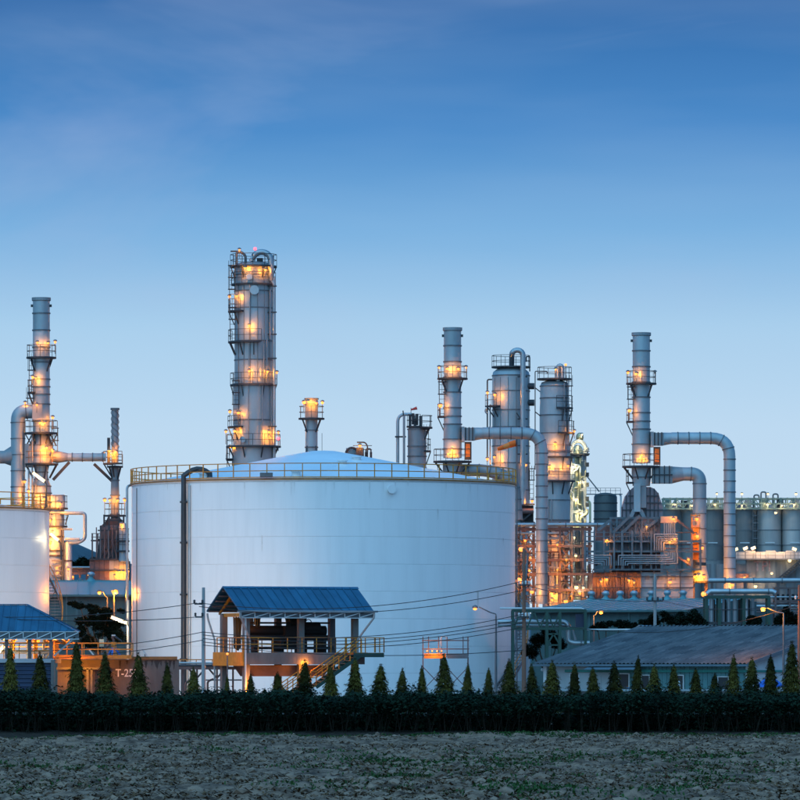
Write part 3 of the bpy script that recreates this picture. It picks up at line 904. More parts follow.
# ================================================================ CONCRETE WALL WITH PAINTED CODE, YELLOW WALKWAY
def dike():
    t = Thing('concrete_wall', 'stained concrete tank wall with white painted code and ochre capping', 'wall', 118, 392)
    pbox(t, 'wall_block', 57.5, 179, 659.5, 712, 0, .5, CONC)
    pbox(t, 'capping', 131, 177, 656.5, 659.6, -.15, .6, RUSTY)
    # dark streaks running down from the capping, as thin tar runs
    tar = mat('tar_stain', (.06, .05, .05), .9, 0, .3, 2)
    rs = random.Random(2)
    for xx, ww, l in ((146, 3, 8), (157, 5, 9), (161, 2, 6), (166, 2, 11), (170, 3, 7), (120, 2, 9), (127, 2, 4), (152, 2, 5), (174, 2, 9)):
        mb = MB(); z1 = t.z(660.5); n = 6; x0 = t.dx(xx)
        for k in range(n + 1):
            w = t.px(ww) / 2 * (1 - (k / n) ** 1.5) * rs.uniform(.7, 1.2) + .01
            z = z1 - t.px(l) * k / n
            mb.v += [(x0 - w + rs.uniform(-.03, .03), -.004, z), (x0 + w, -.004, z)]
            if k: mb.face([2 * k - 2, 2 * k, 2 * k + 1, 2 * k - 1])
        t.add('tar_run', mb, tar)
    cu = bpy.data.curves.new('painted_code', 'FONT'); cu.body = 'T-2508'; cu.size = 1.1; cu.extrude = .004; cu.offset = .012
    tmp = bpy.data.objects.new('tmp', cu); COL.objects.link(tmp)
    bpy.context.view_layer.update()
    me = bpy.data.meshes.new_from_object(tmp.evaluated_get(bpy.context.evaluated_depsgraph_get()))
    bpy.data.objects.remove(tmp)
    me.materials.clear(); me.materials.append(mat('sign_white', (.85, .85, .83), .6, 0, .1, 3))
    o = put('painted_code', me, t.o, (t.dx(115.5), -.008, t.z(676.6))); o.rotation_euler = (math.pi / 2, 0, 0); o.scale = (.62, .72, 1)
    # inspection pipe frame in the glowing bay
    beams(t, [(57, 668.5, -.6, 104, 668.5, -.6), (88, 668.5, -.6, 88, 708, -.6), (92, 668.5, -.6, 92, 708, -.6)], .16, STEEL, 'pipe_support')
dike()
def walkway():
    t = Thing('yellow_walkway', 'yellow railed walkway above the concrete wall beside the dark tree', 'walkway', 95, 391)
    pbox(t, 'deck', 52, 132.3, 655, 659, -1.3, 1.4, YEL)
    for xx in (53, 68, 83, 99, 115, 132):
        pbox(t, 'post', xx - .55, xx + .55, 643.2, 655, -1.25, -1.17, YEL)
    for yy in (643.2, 649.3): pbox(t, 'rail', 52, 132.3, yy - .6, yy + .6, -1.27, -1.19, YEL)
    for yy in (643.2, 649.3): pbox(t, 'rail', 52, 132.3, yy - .6, yy + .6, 1.2, 1.28, YEL)
    for xx in (53, 83, 115, 132): pbox(t, 'post', xx - .5, xx + .5, 643.2, 655, 1.18, 1.26, YEL)
    # sodium bulkhead under the deck, hidden from the field by the tall conifer
    cx, cz = t.dx(77), t.z(663)
    o = t.add('bulkhead_lamp', MB().lathe([(.2, cz + .12), (.2, cz + .25)], cx, -1.0, 10), STEEL)
    MB().ball((cx, -1.0, cz), .13, 8, 6).build('bulb', SODIUM, o); glow(o, (cx, -1.35, cz - .15), 95, (1, .55, .10), .2)
    t2 = Thing('fire_monitor', 'blue and yellow fire water monitor standing on the yellow walkway', 'fire monitor', 113.5, 391, z=EYE + 5 / (F / 391))
    z = 0.0
    mb = MB()
    for a in (20, 140, 260):
        r = math.radians(a); mb.bar((.5 * math.cos(r), .5 * math.sin(r), 0), (0, 0, .62), .12)
    t2.add('stand', mb, LBLUE)
    t2.add('valve_body', MB().tube([(0, 0, .55), (0, 0, .95)], .16, 10), YEL)
    t2.add('elbow', MB().tube(fillet([(0, 0, .9), (0, 0, 1.15), (-.12, 0, 1.3), (.12, 0, 1.38)], .15), .09, 8), RSTEEL)
    t2.add('nozzle', MB().tube([(.05, 0, 1.36), (.45, 0, 1.10), (.6, 0, 1.02)], [.10, .07, .06], 8), DSTEEL)
    t2.add('hand_wheel', MB().lathe([(.14, 1.38), (.16, 1.43), (.14, 1.48)], 0, 0, 12), WHITE)
    s = Thing('sign_board', 'small pale sign board on a post behind the yellow rail', 'sign', 101.6, 392.5, z=EYE + 5 / (F / 392.5))
    s.add('post', MB().bar((-.0, 0, 0), (0, 0, 1.1), .06), STEEL)
    s.add('board', MB().box(-.17, .17, -.06, -.02, .62, 1.15), mat('cream_board', (.75, .66, .45), .6))
    for x, y, lab, spotx in ((91.5, 653, 'white tilted floodlight at the foot of the yellow railing', 0), (144.5, 652, 'white tilted floodlight on the ochre wall capping, aimed at the tank', 1)):
        f_ = Thing('floodlight', lab, 'floodlight', x, 391.8, 'small floodlights on the wall', z=EYE + (HOR - 656.4) / (F / 391.8))
        f_.add('housing', MB().slab((-.22, -.25, .50), (.14, -.25, .02), (.14, .1, .02), (-.22, .1, .50), .10), WHITE)
        f_.add('bracket', MB().bar((.05, -.05, 0), (.02, -.05, .18), .06), DSTEEL)
        if spotx:
            d = bpy.data.lights.new('flood_beam', 'SPOT'); d.energy = 15000; d.color = (1.0, .40, .16); d.color = (1.0, .62, .34); d.spot_size = math.radians(72); d.spot_blend = 1.0; d.shadow_soft_size = .2
            o = bpy.data.objects.new('flood_beam', d); COL.objects.link(o); o.parent = f_.o; o.location = (.25, .4, .35)
            o.rotation_euler = Vector((-.10, 1.0, .12)).to_track_quat('-Z', 'Y').to_euler()
walkway()

# ================================================================ PAVILIONS
def railrun(t, p, q, h=1.05, m=None, post=1.2, name='rail', parent=None, mid=True, w=.06):
    """posts and rails between two local points; every post and rail its own piece"""
    p, q = Vector(p), Vector(q); L = (q - p).length; n = max(1, round(L / post)); m = m or YEL
    for k in range(n + 1):
        c = p.lerp(q, k / n); t.add('post', MB().bar(c, c + Vector((0, 0, h)), w), m, parent)
    for zz in ((h, h * .55) if mid else (h,)): t.add(name, MB().bar(p + Vector((0, 0, zz)), q + Vector((0, 0, zz)), w), m, parent)

def pavilion():
    th = math.radians(24)
    Y0 = 384.0
    t = Thing('pump_pavilion', 'raised open pavilion with blue gabled metal roof before the big tank', 'pavilion', 290.5, Y0, rz=th)
    L = 10.4; hw = 3.05; ze = t.z(612) ; zr = t.z(588.2)
    x0, x1 = -L / 2 - .0, L / 2
    # roof sheets, one object each, with standing seams
    n = 17; w = L / n
    for side in (-1, 1):
        for k in range(n):
            a = x0 + k * w
            mb = MB()
            A, B, C, D = (a + .006, side * hw, ze), (a + w - .006, side * hw, ze), (a + w - .006, side * .02, zr), (a + .006, side * .02, zr)
            if side == -1: mb.slab(A, B, C, D, .045)
            else: mb.slab(B, A, D, C, .045)
            u = Vector((0, -side * hw, zr - ze)).normalized(); nrm = Vector((0, side * (zr - ze), hw)).normalized()
            p = Vector((a, side * hw, ze)) + nrm * .07; q = Vector((a, side * .02, zr)) + nrm * .07
            mb.bar(p, q, .07, .09)
            t.add('roof_sheet', mb, BLUE)
    t.add('ridge_cap', MB().poly([(-.25, zr - .03), (.25, zr - .03), (0, zr + .12)], x0 - .05, x1 + .05), BLUE).rotation_euler = (0, 0, math.pi / 2)
    # trussed fascia hanging under the front eave
    fas = mat('grey_fascia_sheet', (.10, .11, .125), .6, .2, .25, 1)
    nb = 9
    for k in range(nb):
        a = x0 + L / nb * k; b = a + L / nb
        t.add('fascia_panel', MB().box(a + .02, b - .02, -hw - .02, -hw + .04, ze - .42, ze - .06), fas)
        t.add('fascia_brace', MB().bar((a + .05, -hw - .06, ze - .40), (b - .05, -hw - .06, ze - .10), .06), WHITE)
        t.add('fascia_post', MB().bar((a, -hw - .06, ze - .45), (a, -hw - .06, ze - .03), .05), WHITE)
    for zz in (ze - .45, ze - .03): t.add('eave_rail', MB().bar((x0, -hw - .06, zz), (x1, -hw - .06, zz), .05), WHITE)
    t.add('gutter', MB().bar((x0 - .2, -hw - .16, ze + .02), (x1 + .2, -hw - .16, ze + .02), .14), mat('gutter_grey', (.3, .33, .36), .5, .3))
    # purlins and gable trusses under the roof
    for side in (-1, 1):
        for k in range(5):
            f_ = .08 + k * .21
            y = side * hw * (1 - f_); z = ze + (zr - ze) * f_ - .10
            t.add('purlin', MB().bar((x0 + .05, y, z), (x1 - .05, y, z), .11), RSTEEL)
    for xx in (x0 + .9, x0 + 3.6, x0 + 6.6, x1 - .9):
        for side in (-1, 1): t.add('rafter', MB().bar((xx, side * hw * .96, ze - .14), (xx, 0, zr - .2), .14), YEL if xx < 0 else RSTEEL)
        t.add('tie_beam', MB().box(xx - .1, xx + .1, -2.2, 2.2, ze - .36, ze - .1), YEL if xx < -4 else RSTEEL)
    # concrete columns down to the ground
    zd = t.z(652.5)
    for xx in (x0 + .9, x0 + 5.1, x1 - 1.1):
        for yy in (-2.1, 2.1):
            t.add('column', MB().box(xx - .21, xx + .21, yy - .21, yy + .21, 0, ze - .12), CONC)
    for xx in (x0 + 3.0,): t.add('column', MB().box(xx - .16, xx + .16, 2.0, 2.32, zd, ze - .12), CONC)
    # deck with edge beams
    t.add('deck_slab', MB().box(x0 + .5, x1 - .2, -2.35, 2.35, zd - .22, zd), CONC)
    for yy in (-2.55, 2.55): t.add('edge_beam', MB().box(x0 + .5, x1 - .6, yy - .2, yy + .2, zd - .85, zd - .02), CONC)
    t.add('end_beam', MB().box(x0 + .3, x0 + .5, -2.7, 2.7, zd - .95, zd + .02), YEL)
    t.add('pit_hull', MB().poly([(-3.3, zd - 1.7), (2.0, zd - 1.7), (2.6, zd - .9), (-3.9, zd - .9)], -1.4, 1.4), RSTEEL)
    # railings
    railrun(t, (x0 + .55, -2.5, zd), (x1 - 2.0, -2.5, zd)); railrun(t, (x0 + .55, 2.5, zd), (x1 - .6, 2.5, zd)); railrun(t, (x0 + .5, -2.4, zd), (x0 + .5, 2.4, zd))
    # landing and two stair flights going down to the left
    lx0, lx1, ly0, ly1 = x1 - 2.0, x1 + .35, -4.0, -2.45
    t.add('landing', MB().box(lx0, lx1, ly0, ly1, zd - .14, zd - .02), RUSTY)
    t.add('landing_beam', MB().box(lx0, lx1, ly0 - .02, ly0 + .06, zd - .34, zd - .05), GREEN)
    railrun(t, (lx0 + .1, ly1 + .0, zd), (lx1, ly1, zd)); railrun(t, (lx1, ly0, zd), (lx1, ly1, zd), post=.8); railrun(t, (lx0 + .9, ly0, zd), (lx1, ly0, zd), post=.8)
    sx0, sz0 = lx0 + .6, zd - .05; sx1, sz1 = lx0 - 2.9, zd - 2.35
    nt = 11
    for yy in (ly0 + .02, ly0 + .95): t.add('stair_string', MB().bar((sx0, yy, sz0 - .12), (sx1, yy, sz1 - .12), .08, .26), GREEN)
    for k in range(nt):
        f_ = (k + .5) / nt; X, Z = sx0 + (sx1 - sx0) * f_, sz0 + (sz1 - sz0) * f_
        t.add('tread', MB().box(X - .14, X + .14, ly0 + .06, ly0 + .9, Z - .03, Z + .01), STEEL)
    for yy in (ly0, ly0 + .97):
        railrun(t, (sx0, yy, sz0), (sx1, yy, sz1), 1.0, name='hand_rail', post=1.0)
    railrun(t, (sx1 - 1.0, ly0, sz1), (sx1, ly0, sz1), 1.0, post=.5)
    t.add('half_landing', MB().box(sx1 - 1.0, sx1, ly0, ly0 + 1.0, sz1 - .1, sz1), RUSTY)
    ex0, ez0 = sx1 - 1.0, sz1; ex1, ez1 = sx1 - 2.6, 0.35
    for yy in (ly0 + .02, ly0 + .95): t.add('stair_string', MB().bar((ex0, yy, ez0 - .12), (ex1, yy, ez1 - .12), .08, .26), GREEN)
    for yy in (ly0, ly0 + .97): railrun(t, (ex0, yy, ez0), (ex1, yy, ez1), 1.0, name='hand_rail', post=1.0)
    for k in range(6):
        f_ = (k + .5) / 6; X, Z = ex0 + (ex1 - ex0) * f_, ez0 + (ez1 - ez0) * f_
        t.add('tread', MB().box(X - .14, X + .14, ly0 + .06, ly0 + .9, Z - .03, Z + .01), STEEL)
    # down pipes swept in from the eave corners
    for xx, k in ((x0 + .05, 1), (x1 - .05, -1)):
        t.add('down_pipe', MB().tube(fillet([(xx, -hw - .12, ze - .05), (xx, -hw - .12, ze - .4), (xx + k * 1.0, -2.55 + .1, ze - 2.0), (xx + k * 1.0, -2.45, zd - .2)], .2), .075, 8), CONCP)
    t.add('down_pipe', MB().tube(fillet([(x0 + .05, hw + .1, ze - .1), (x0 + .1, hw + .1, ze - .5), (x0 + .4, 2.6, ze - 2.0), (x0 + .4, 2.6, .2)], .2), .075, 8), CONCP)
    t.add('down_pipe', MB().tube([(x0 + .6, -2.75, ze - .3), (x0 + .6, -2.75, .1)], .07, 8), WHITE)
    # hard lamp on the front middle column
    cx, cyy, cz = x0 + 5.1, -2.62, zd - .75
    o = t.add('column_lamp', MB().box(cx - .12, cx + .12, cyy + .1, cyy + .42, cz + .05, cz + .22), STEEL)
    MB().ball((cx, cyy, cz), .16, 10, 6).build('bulb', SODIUM, o); glow(o, (cx, cyy - .15, cz - .05), 55, (1, .48, .10), .22)
    o = t.add('ceiling_lamp', MB().box(x0 + .9, x0 + 1.2, -1.2, -.9, ze - .5, ze - .38), STEEL)
    MB().ball((x0 + 1.05, -1.05, ze - .58), .09, 8, 6).build('bulb', SODIUM, o); glow(o, (x0 + 1.05, -1.05, ze - .75), 22, (1, .42, .10), .15)
    ex, ey, ez = x0 - .9, -3.0, zd - .1
    o = t.add('added_end_lamp', MB().bar((ex, ey, 0), (ex, ey, ez + .05), .07).box(ex - .12, ex + .12, ey - .12, ey + .12, ez + .08, ez + .18), STEEL)  # added lamp, there to throw orange light on the end beam
    MB().ball((ex, ey, ez), .09, 8, 6).build('bulb', SODIUM, o); glow(o, (ex, ey, ez - .02), 22, (1, .42, .10), .12)
    o = t.add('under_deck_lamp', MB().box(x0 + .9, x0 + 1.1, -3.05, -2.8, .9, 1.0), STEEL)
    MB().ball((x0 + 1.0, -3.0, 1.1), .09, 8, 6).build('bulb', SODIUM, o); glow(o, (x0 + 1.0, -3.15, 1.2), 60, (1, .45, .10), .15)
    # the machine inside
    def inside(name, label, cat): 
        T2 = Thing(name, label, cat, 290.5, Y0, rz=th, z=zd); return T2
    g = inside('pump_set', 'long dark pump set on skids standing inside the pavilion', 'pump')
    g.add('base_frame', MB().box(-3.3, 2.9, -1.1, 1.1, .22, .42), DARK)
    g.add('casing', MB().box(-3.5, 2.6, -.7, .7, .85, 1.25), DARK)
    g.add('main_duct', MB().tube([(-3.4, 0, 1.55), (2.7, 0, 1.55)], .38, 14), DARK)
    for xx in (-3.0, -1.0, .8, 2.3): g.add('skid_leg', MB().box(xx - .12, xx + .12, -.9, .9, .0, .9), DARK)
    g.add('gear_box', MB().box(-.7, .1, -.8, .8, .4, 1.9), DARK)
    g.add('motor', MB().tube([(1.0, 0, 1.75), (2.2, 0, 1.75)], .45, 14), DARK)
    g.add('flywheel_hoop', MB().tube(arc((1.4, 0, 2.15), .22, 0, 360, 14), .035, 6), DARK)
    g.add('crane_beam', MB().box(-3.8, 3.0, -.1, .1, 2.05, 2.18), DARK)
    for xx, yy, wd, top, bot, lab in ((x0 + 1.45, .8, .75, ze - .15, zd + .25, 'dark green tarpaulin hanging between the left columns of the pavilion'),
                            (x0 + 2.55, -.2, .6, ze - .2, zd + 1.9, 'short black torn tarpaulin hanging beside the pavilion column'),
                            (x0 + 5.9, .6, 2.0, ze - .1, zd + 1.6, 'wide ragged black tarpaulin hanging in the middle of the pavilion')):
        c = Thing('tarpaulin', lab, 'tarpaulin', 290.5, Y0, 'tarpaulins in the pavilion', rz=th)
        mb = MB(); nx, nz_ = 16, 10; rs = random.Random(int(wd * 10))
        for j in range(nz_ + 1):
            for i in range(nx + 1):
                f_ = i / nx; g_ = j / nz_
                z = top + (bot - top) * g_
                if j == nz_: z += rs.uniform(-.18, .22)
                if j == 0: z += rs.uniform(-.32, .0)
                mb.v.append((xx + (f_ - .5) * wd * (1 - .25 * math.sin(g_ * 2.2)), yy + .12 * math.sin(f_ * 19 + g_ * 2), z))
        for j in range(nz_):
            for i in range(nx): mb.face([j * (nx + 1) + i, j * (nx + 1) + i + 1, (j + 1) * (nx + 1) + i + 1, (j + 1) * (nx + 1) + i], True)
        cl = c.add('cloth', mb, TARP); cl.modifiers.new('thick', 'SOLIDIFY').thickness = .02
        c.add('tie_rope', MB().bar((xx - wd * .4, yy, top + .05), (xx + wd * .4, yy, top + .05), .03), GREYC)
pavilion()

def left_pavilion():
    Y0 = 384.0
    t = Thing('loading_pavilion', 'lit open pavilion with blue hipped roof cut off by the left edge', 'pavilion', 20, Y0)
    L0, L1 = -70, 82
    ze, zr = t.z(632), t.z(605.5); hw = 3.4
    xa, xb = t.dx(L0), t.dx(77); xr = t.dx(27); xe = t.dx(82)
    n = 20; w = (xb - xa) / n
    def zed(x): # roof front slope height limit (hip at right end)
        return 1.0 if x <= xr else max(0.0, 1 - (x - xr) / (xb - xr))
    for k in range(n):
        a = xa + k * w + .006; b = a + w - .012
        fa, fb = zed(a), zed(b)
        for sd in (-1, 1):
            mb = MB()
            A, B = (a, sd * hw, ze), (b, sd * hw, ze)
            C, D = (b, sd * hw * (1 - fb), ze + (zr - ze) * fb), (a, sd * hw * (1 - fa), ze + (zr - ze) * fa)
            if fb < .02: C = (b, sd * hw * .985, ze + .01)
            if sd < 0: mb.slab(A, B, C, D, .045)
            else: mb.slab(B, A, D, C, .045)
            mb.bar(Vector((a, sd * hw, ze + .07)), Vector((a, sd * hw * (1 - fa), ze + (zr - ze) * fa + .07)), .06, .07)
            t.add('roof_sheet', mb, BLUE)
    # hip end
    m_ = 8
    for k in range(m_):
        y0_, y1_ = -hw + 2 * hw * k / m_ + .006, -hw + 2 * hw * (k + 1) / m_ - .006
        f0, f1 = 1 - abs(y0_) / hw, 1 - abs(y1_) / hw
        mb = MB().slab((xb, y0_, ze), (xb, y1_, ze), (xb + (xr - xb) * f1, y1_, ze + (zr - ze) * f1), (xb + (xr - xb) * f0, y0_, ze + (zr - ze) * f0), .045)
        t.add('hip_sheet', mb, BLUE)
    for sd in (-1, 1): t.add('hip_cap', MB().bar((xr, 0, zr + .08), (xb, sd * hw, ze + .08), .16, .06), BLUE)
    t.add('ridge_cap', MB().bar((xa, 0, zr + .08), (xr, 0, zr + .08), .2, .06), BLUE)
    fas = MATS['grey_fascia_sheet']
    xs = np.linspace(xa, xe, 12)
    for a, b in zip(xs, xs[1:]):
        t.add('fascia_panel', MB().box(a + .02, b - .02, -hw - .06, -hw, ze - .50, ze - .02), fas)
        t.add('fascia_brace', MB().bar((a + .05, -hw - .1, ze - .46), (b - .05, -hw - .1, ze - .06), .06), WHITE)
        t.add('fascia_post', MB().bar((a, -hw - .1, ze - .52), (a, -hw - .1, ze), .05), WHITE)
    for zz in (ze - .52, ze): t.add('eave_rail', MB().bar((xa, -hw - .1, zz), (xe, -hw - .1, zz), .05), WHITE)
    for yy in (-hw + .2, hw - .2):
        for xx in (-50, -20, 10, 33, 54): t.add('column', MB().box(t.dx(xx - 1.7), t.dx(xx + 1.7), yy - .12, yy + .12, t.z(660), ze), RSTEEL)
    t.add('column', MB().box(t.dx(54), t.dx(57.5), -hw, -hw + .3, 0, t.z(660)), CONC)
    # roof trusses, yellow
    for xx in (-45, -20, 5, 30, 55):
        X = t.dx(xx)
        t.add('tie_beam', MB().bar((X, -hw, ze - .55), (X, hw, ze - .55), .09), YEL)
        for sd in (-1, 1): t.add('rafter', MB().bar((X, sd * hw, ze - .1), (X, 0, ze + .9), .09), YEL)
    for yy in (-1.5, 1.5):
        xs2 = np.linspace(t.dx(-50), t.dx(74), 15)
        for i, (a, b) in enumerate(zip(xs2, xs2[1:])):
            t.add('truss_web', MB().bar((a, yy, ze - (.75 if i % 2 else .12)), (b, yy, ze - (.12 if i % 2 else .75)), .07), YEL)
        for zz in (-.10, -.78): t.add('truss_chord', MB().bar((xs2[0], yy, ze + zz), (xs2[-1], yy, ze + zz), .08), YEL)
    t.add('corner_brace', MB().bar((t.dx(57), -hw, t.z(656)), (t.dx(78), -hw, ze - .4), .12), CONCP)
    t.add('corner_brace', MB().bar((t.dx(40), -hw + .3, ze - .2), (t.dx(70), 0, ze - 1.0), .10), YEL)
    zd = t.z(659)
    t.add('deck_slab', MB().box(xa, t.dx(58), -hw + .1, hw, zd - .3, zd), CONC)
    t.add('deck_edge', MB().box(xa, t.dx(57), -hw + .02, -hw + .1, zd - .26, zd + .02), mat('pale_edge', (.4, .38, .4), .7))
    railrun(t, (xa, -hw + .4, zd), (t.dx(53), -hw + .4, zd), 1.1, YEL, 1.15); railrun(t, (xa, 1.4, zd), (t.dx(53), 1.4, zd), 1.6, YEL, 1.5)
    # navy corrugated wall below: horizontal ribs, each a sheet of its own
    y = 662.5
    while y < 712:
        a, b = y, y + 4.1
        mb = MB(); z1, z0 = t.z(a), t.z(b); pr = [(0, z0), (-.06, z0 + (z1 - z0) * .2), (-.06, z0 + (z1 - z0) * .55), (0, z0 + (z1 - z0) * .75), (0, z1)]
        for (yy, z) in pr: mb.v += [(xa, -hw + .25 + yy, z), (t.dx(54), -hw + .25 + yy, z)]
        for i in range(4): mb.face([2 * i, 2 * i + 1, 2 * i + 3, 2 * i + 2])
        o = t.add('wall_sheet', mb, NAVY); y += 4.1
    t.add('wall_core', MB().box(xa, t.dx(53.8), -hw + .28, -hw + .5, 0, zd - .31), NAVY)
    for (xx, yy, p_, c_) in ((14, 637, 170, SODIUM), (-10, 637, 170, SODIUM), (62, 638, 110, SODIUM), (38, 641, 140, SODIUM)):
        cx, cz = t.dx(xx), t.z(yy)
        o = t.add('pendant_lamp', MB().lathe([(.22, cz + .08), (.1, cz + .24), (.03, cz + .5)], cx, .3, 10), STEEL)
        MB().ball((cx, .3, cz), .12, 8, 6).build('bulb', c_, o); glow(o, (cx, .3, cz - .06), p_, (1, .52, .10), .18)
    tube_lamp(t, -3, 656, 7, 646, -2.6, (8, 640), 45)
    m = Thing('pump_manifold', 'dim loading pipework behind the yellow rail in the left pavilion', 'pipework', 22, Y0, z=zd)
    m.add('manifold', MB().tube([(-3.5, -.6, .5), (2.2, -.6, .5)], .14, 10), WHITE)
    for k in range(5): m.add('riser', MB().tube(fillet([(-3 + k * 1.15, -.6, .0), (-3 + k * 1.15, -.6, 1.3), (-2.5 + k * 1.15, -.2, 1.9)], .25), .09, 8), CLAD)
    for k in range(3): m.add('valve_wheel', MB().tube(arc((-2.4 + k * 1.6, -.85, .9), .2, 0, 360, 12), .035, 6), RSTEEL)
left_pavilion()

# ================================================================ PIPE TRESTLE BETWEEN WALL AND PAVILION
def trestle():
    t = Thing('pipe_trestle', 'low steel pipe trestle with handrail between the concrete wall and the pavilion', 'trestle', 208, 388)
    for xx in (183, 197, 217, 233): pbox(t, 'leg', xx - .9, xx + .9, 668, 712, -.12, .12, RSTEEL)
    for xx in (197, 217):
        beams(t, [(xx, 678, 0, xx - 8, 669, 0), (xx, 678, 0, xx + 8, 669, 0)], .13, RSTEEL, 'knee_brace')
    for ly in (-.5, .5): beams(t, [(179, 668, ly, 236, 668, ly)], .22, RSTEEL, 'beam')
    beams(t, [(205, 680, -.4, 242, 680, -.4)], .10, STEEL, 'beam')
    pipe(t, [(179, 665.5, -.2), (225, 665.5, -.2)], 2.6, BLACKP)
    pipe(t, [(179, 663, .3), (236, 663, .3)], 2.0, SILVER)
    pipe(t, [(186, 712, -.8), (186, 683, -.8), (190, 680, -.8)], 2.2, RSTEEL)
    pipe(t, [(208, 712, -.8), (208, 681, -.8), (214, 679, -.8)], 2.2, RSTEEL)
    for xx in (180, 196, 212, 228): pbox(t, 'post', xx - .4, xx + .4, 659.5, 667, .45, .52, YEL)
    beams(t, [(178, 659.7, .5, 232, 659.7, .5)], .07, YEL, 'rail')
    for dx_, yy, lab in ((222, 664.5, 'a'), (228, 661.5, 'b')):
        o = t.add('floodlight', MB().slab((t.dx(dx_ - 3), -1.0, t.z(yy)), (t.dx(dx_ + 3), -1.0, t.z(yy - .8)), (t.dx(dx_ + 3), -.6, t.z(yy - 1.6)), (t.dx(dx_ - 3), -.6, t.z(yy - .8)), .12), mat('pale_blue_housing', (.35, .5, .62), .5))
        MB().bar((t.dx(dx_), -.8, t.z(yy)), (t.dx(dx_), -.5, t.z(668)), .05).build('stalk', STEEL, o)
trestle()

# ================================================================ SCAFFOLD PLATFORM
def scaffold():
    t = Thing('scaffold', 'small railed scaffold platform on crossed legs before the tank', 'scaffold', 445, 400)
    zs = (640.5, 649); z = t.z
    for xx in (423, 428.5, 438.5, 447, 463, 468): pbox(t, 'post', xx - .45, xx + .45, 636.5, 656, -.9, -.82, RSTEEL)
    for xx in (423, 468): 
        for ly in (-.9, .9): pbox(t, 'leg', xx - .5, xx + .5, 636.5 if ly > 0 else 657, 709, ly, ly + .09, RSTEEL)
    for ly in (-.86, .9):
        for yy in zs: beams(t, [(422, yy, ly, 469, yy, ly)], .075, RSTEEL, 'rail')
    for yy0, xx0, xx1 in ((654, 424, 446), (654, 447, 468)):
        pbox(t, 'deck_board', xx0, xx1, 653.5, 658.5, -.95, -.88, YEL if xx0 < 440 else STEEL)
    for k in range(6): t.add('plank', MB().box(t.dx(423), t.dx(468), -.87 + k * .3, -.60 + k * .3, z(657), z(656.2)), CONCP)
    beams(t, [(423, 667, -.9, 445, 690, -.9), (423, 690, -.9, 445, 667, -.9), (446, 667, -.9, 468, 690, -.9), (446, 690, -.9, 468, 667, -.9)], .06, RSTEEL, 'brace')
    pipe(t, [(441, 709, 0), (441, 636, 0), (446.5, 636, 0), (446.5, 640, 0)], 2.2, WHITE)
    for xx in (427, 432, 437, 441.5):
        cx, cz = t.dx(xx), t.z(651.3)
        o = t.add('deck_lamp', MB().bar((cx, -1.02, cz - .05), (cx, -.9, cz + .05), .1), STEEL)
        MB().ball((cx, -1.06, cz + .02), .055, 8, 5).build('bulb', SODIUM, o)
    glow(t.o, (t.dx(434), -1.5, t.z(651)), 16, (1, .55, .1), .1)
scaffold()

# ================================================================ POLES, CABLES, STREET LAMPS
def utility_pole(x, y_top, Y, label, arms=(), m=None, w=.26, lean=0):
    t = Thing('utility_pole', label, 'utility pole', x, Y, 'utility poles along the plant')
    zt = t.z(y_top)
    mb = MB(); b = len(mb.v)
    mb.tube([(0, 0, 0), (lean * .5, 0, zt * .5), (lean, 0, zt)], [w * .62, w * .52, w * .42], 10)
    t.add('pole', mb, m or CONCP)
    for (ya, xl, xr) in arms:
        z = t.z(ya); a = t.add('crossarm', MB().bar((t.px(xl), -.22, z), (t.px(xr), -.22, z), .11), DSTEEL)
        for xx in np.linspace(xl, xr, 2 if xr - xl < 9 else 4):
            MB().lathe([(.05, z + .05), (.09, z + .1), (.06, z + .16), (.09, z + .22), (.05, z + .3)], t.px(xx), -.22, 8).build('insulator', WHITE if m else DSTEEL, a)
    return t
utility_pole(203.5, 587.5, 378, 'grey concrete utility pole left of the pavilion', ((604, -9, -1), (617, -8, -1)))
p524 = utility_pole(524, 548, 376, 'tall reddish wooden pole at the right edge of the big tank', ((585, -5, 5), (617, -5, 5)), WOOD)
utility_pole(655, 574, 424, 'slim distant pole with crossarm above the grey roof', ((601, -8, 8),))
utility_pole(799.5, 585, 372, 'reddish pole standing at the right picture edge', ((600, -4, 4),), WOOD)
p524b = Thing('conduit_pole', 'slim blue-grey leaning pole beside the reddish wooden pole', 'pole', 523, 379)
p524b.add('pole', MB().tube([(0, 0, 0), (p524b.px(1), 0, p524b.z(600)), (p524b.px(5), 0, p524b.z(553))], [.11, .10, .07], 8), STEEL)
p524b.add('base_clamp', MB().lathe([(.16, .3), (.16, .5)], .0, 0, 8), DSTEEL)
def cable(label, a, b, sag, n=24, r=.022):
    A, B = wpt(*a), wpt(*b); pts = []
    for k in range(n + 1):
        u = k / n; p = A.lerp(B, u); p.z -= sag * 4 * u * (1 - u); pts.append(p)
    base = pts[0].copy()
    o = MB().tube([p - base for p in pts], r, 5).build('overhead_cable', GREYC); o.location = base
    tag(o, label, 'cable', 'overhead cables')
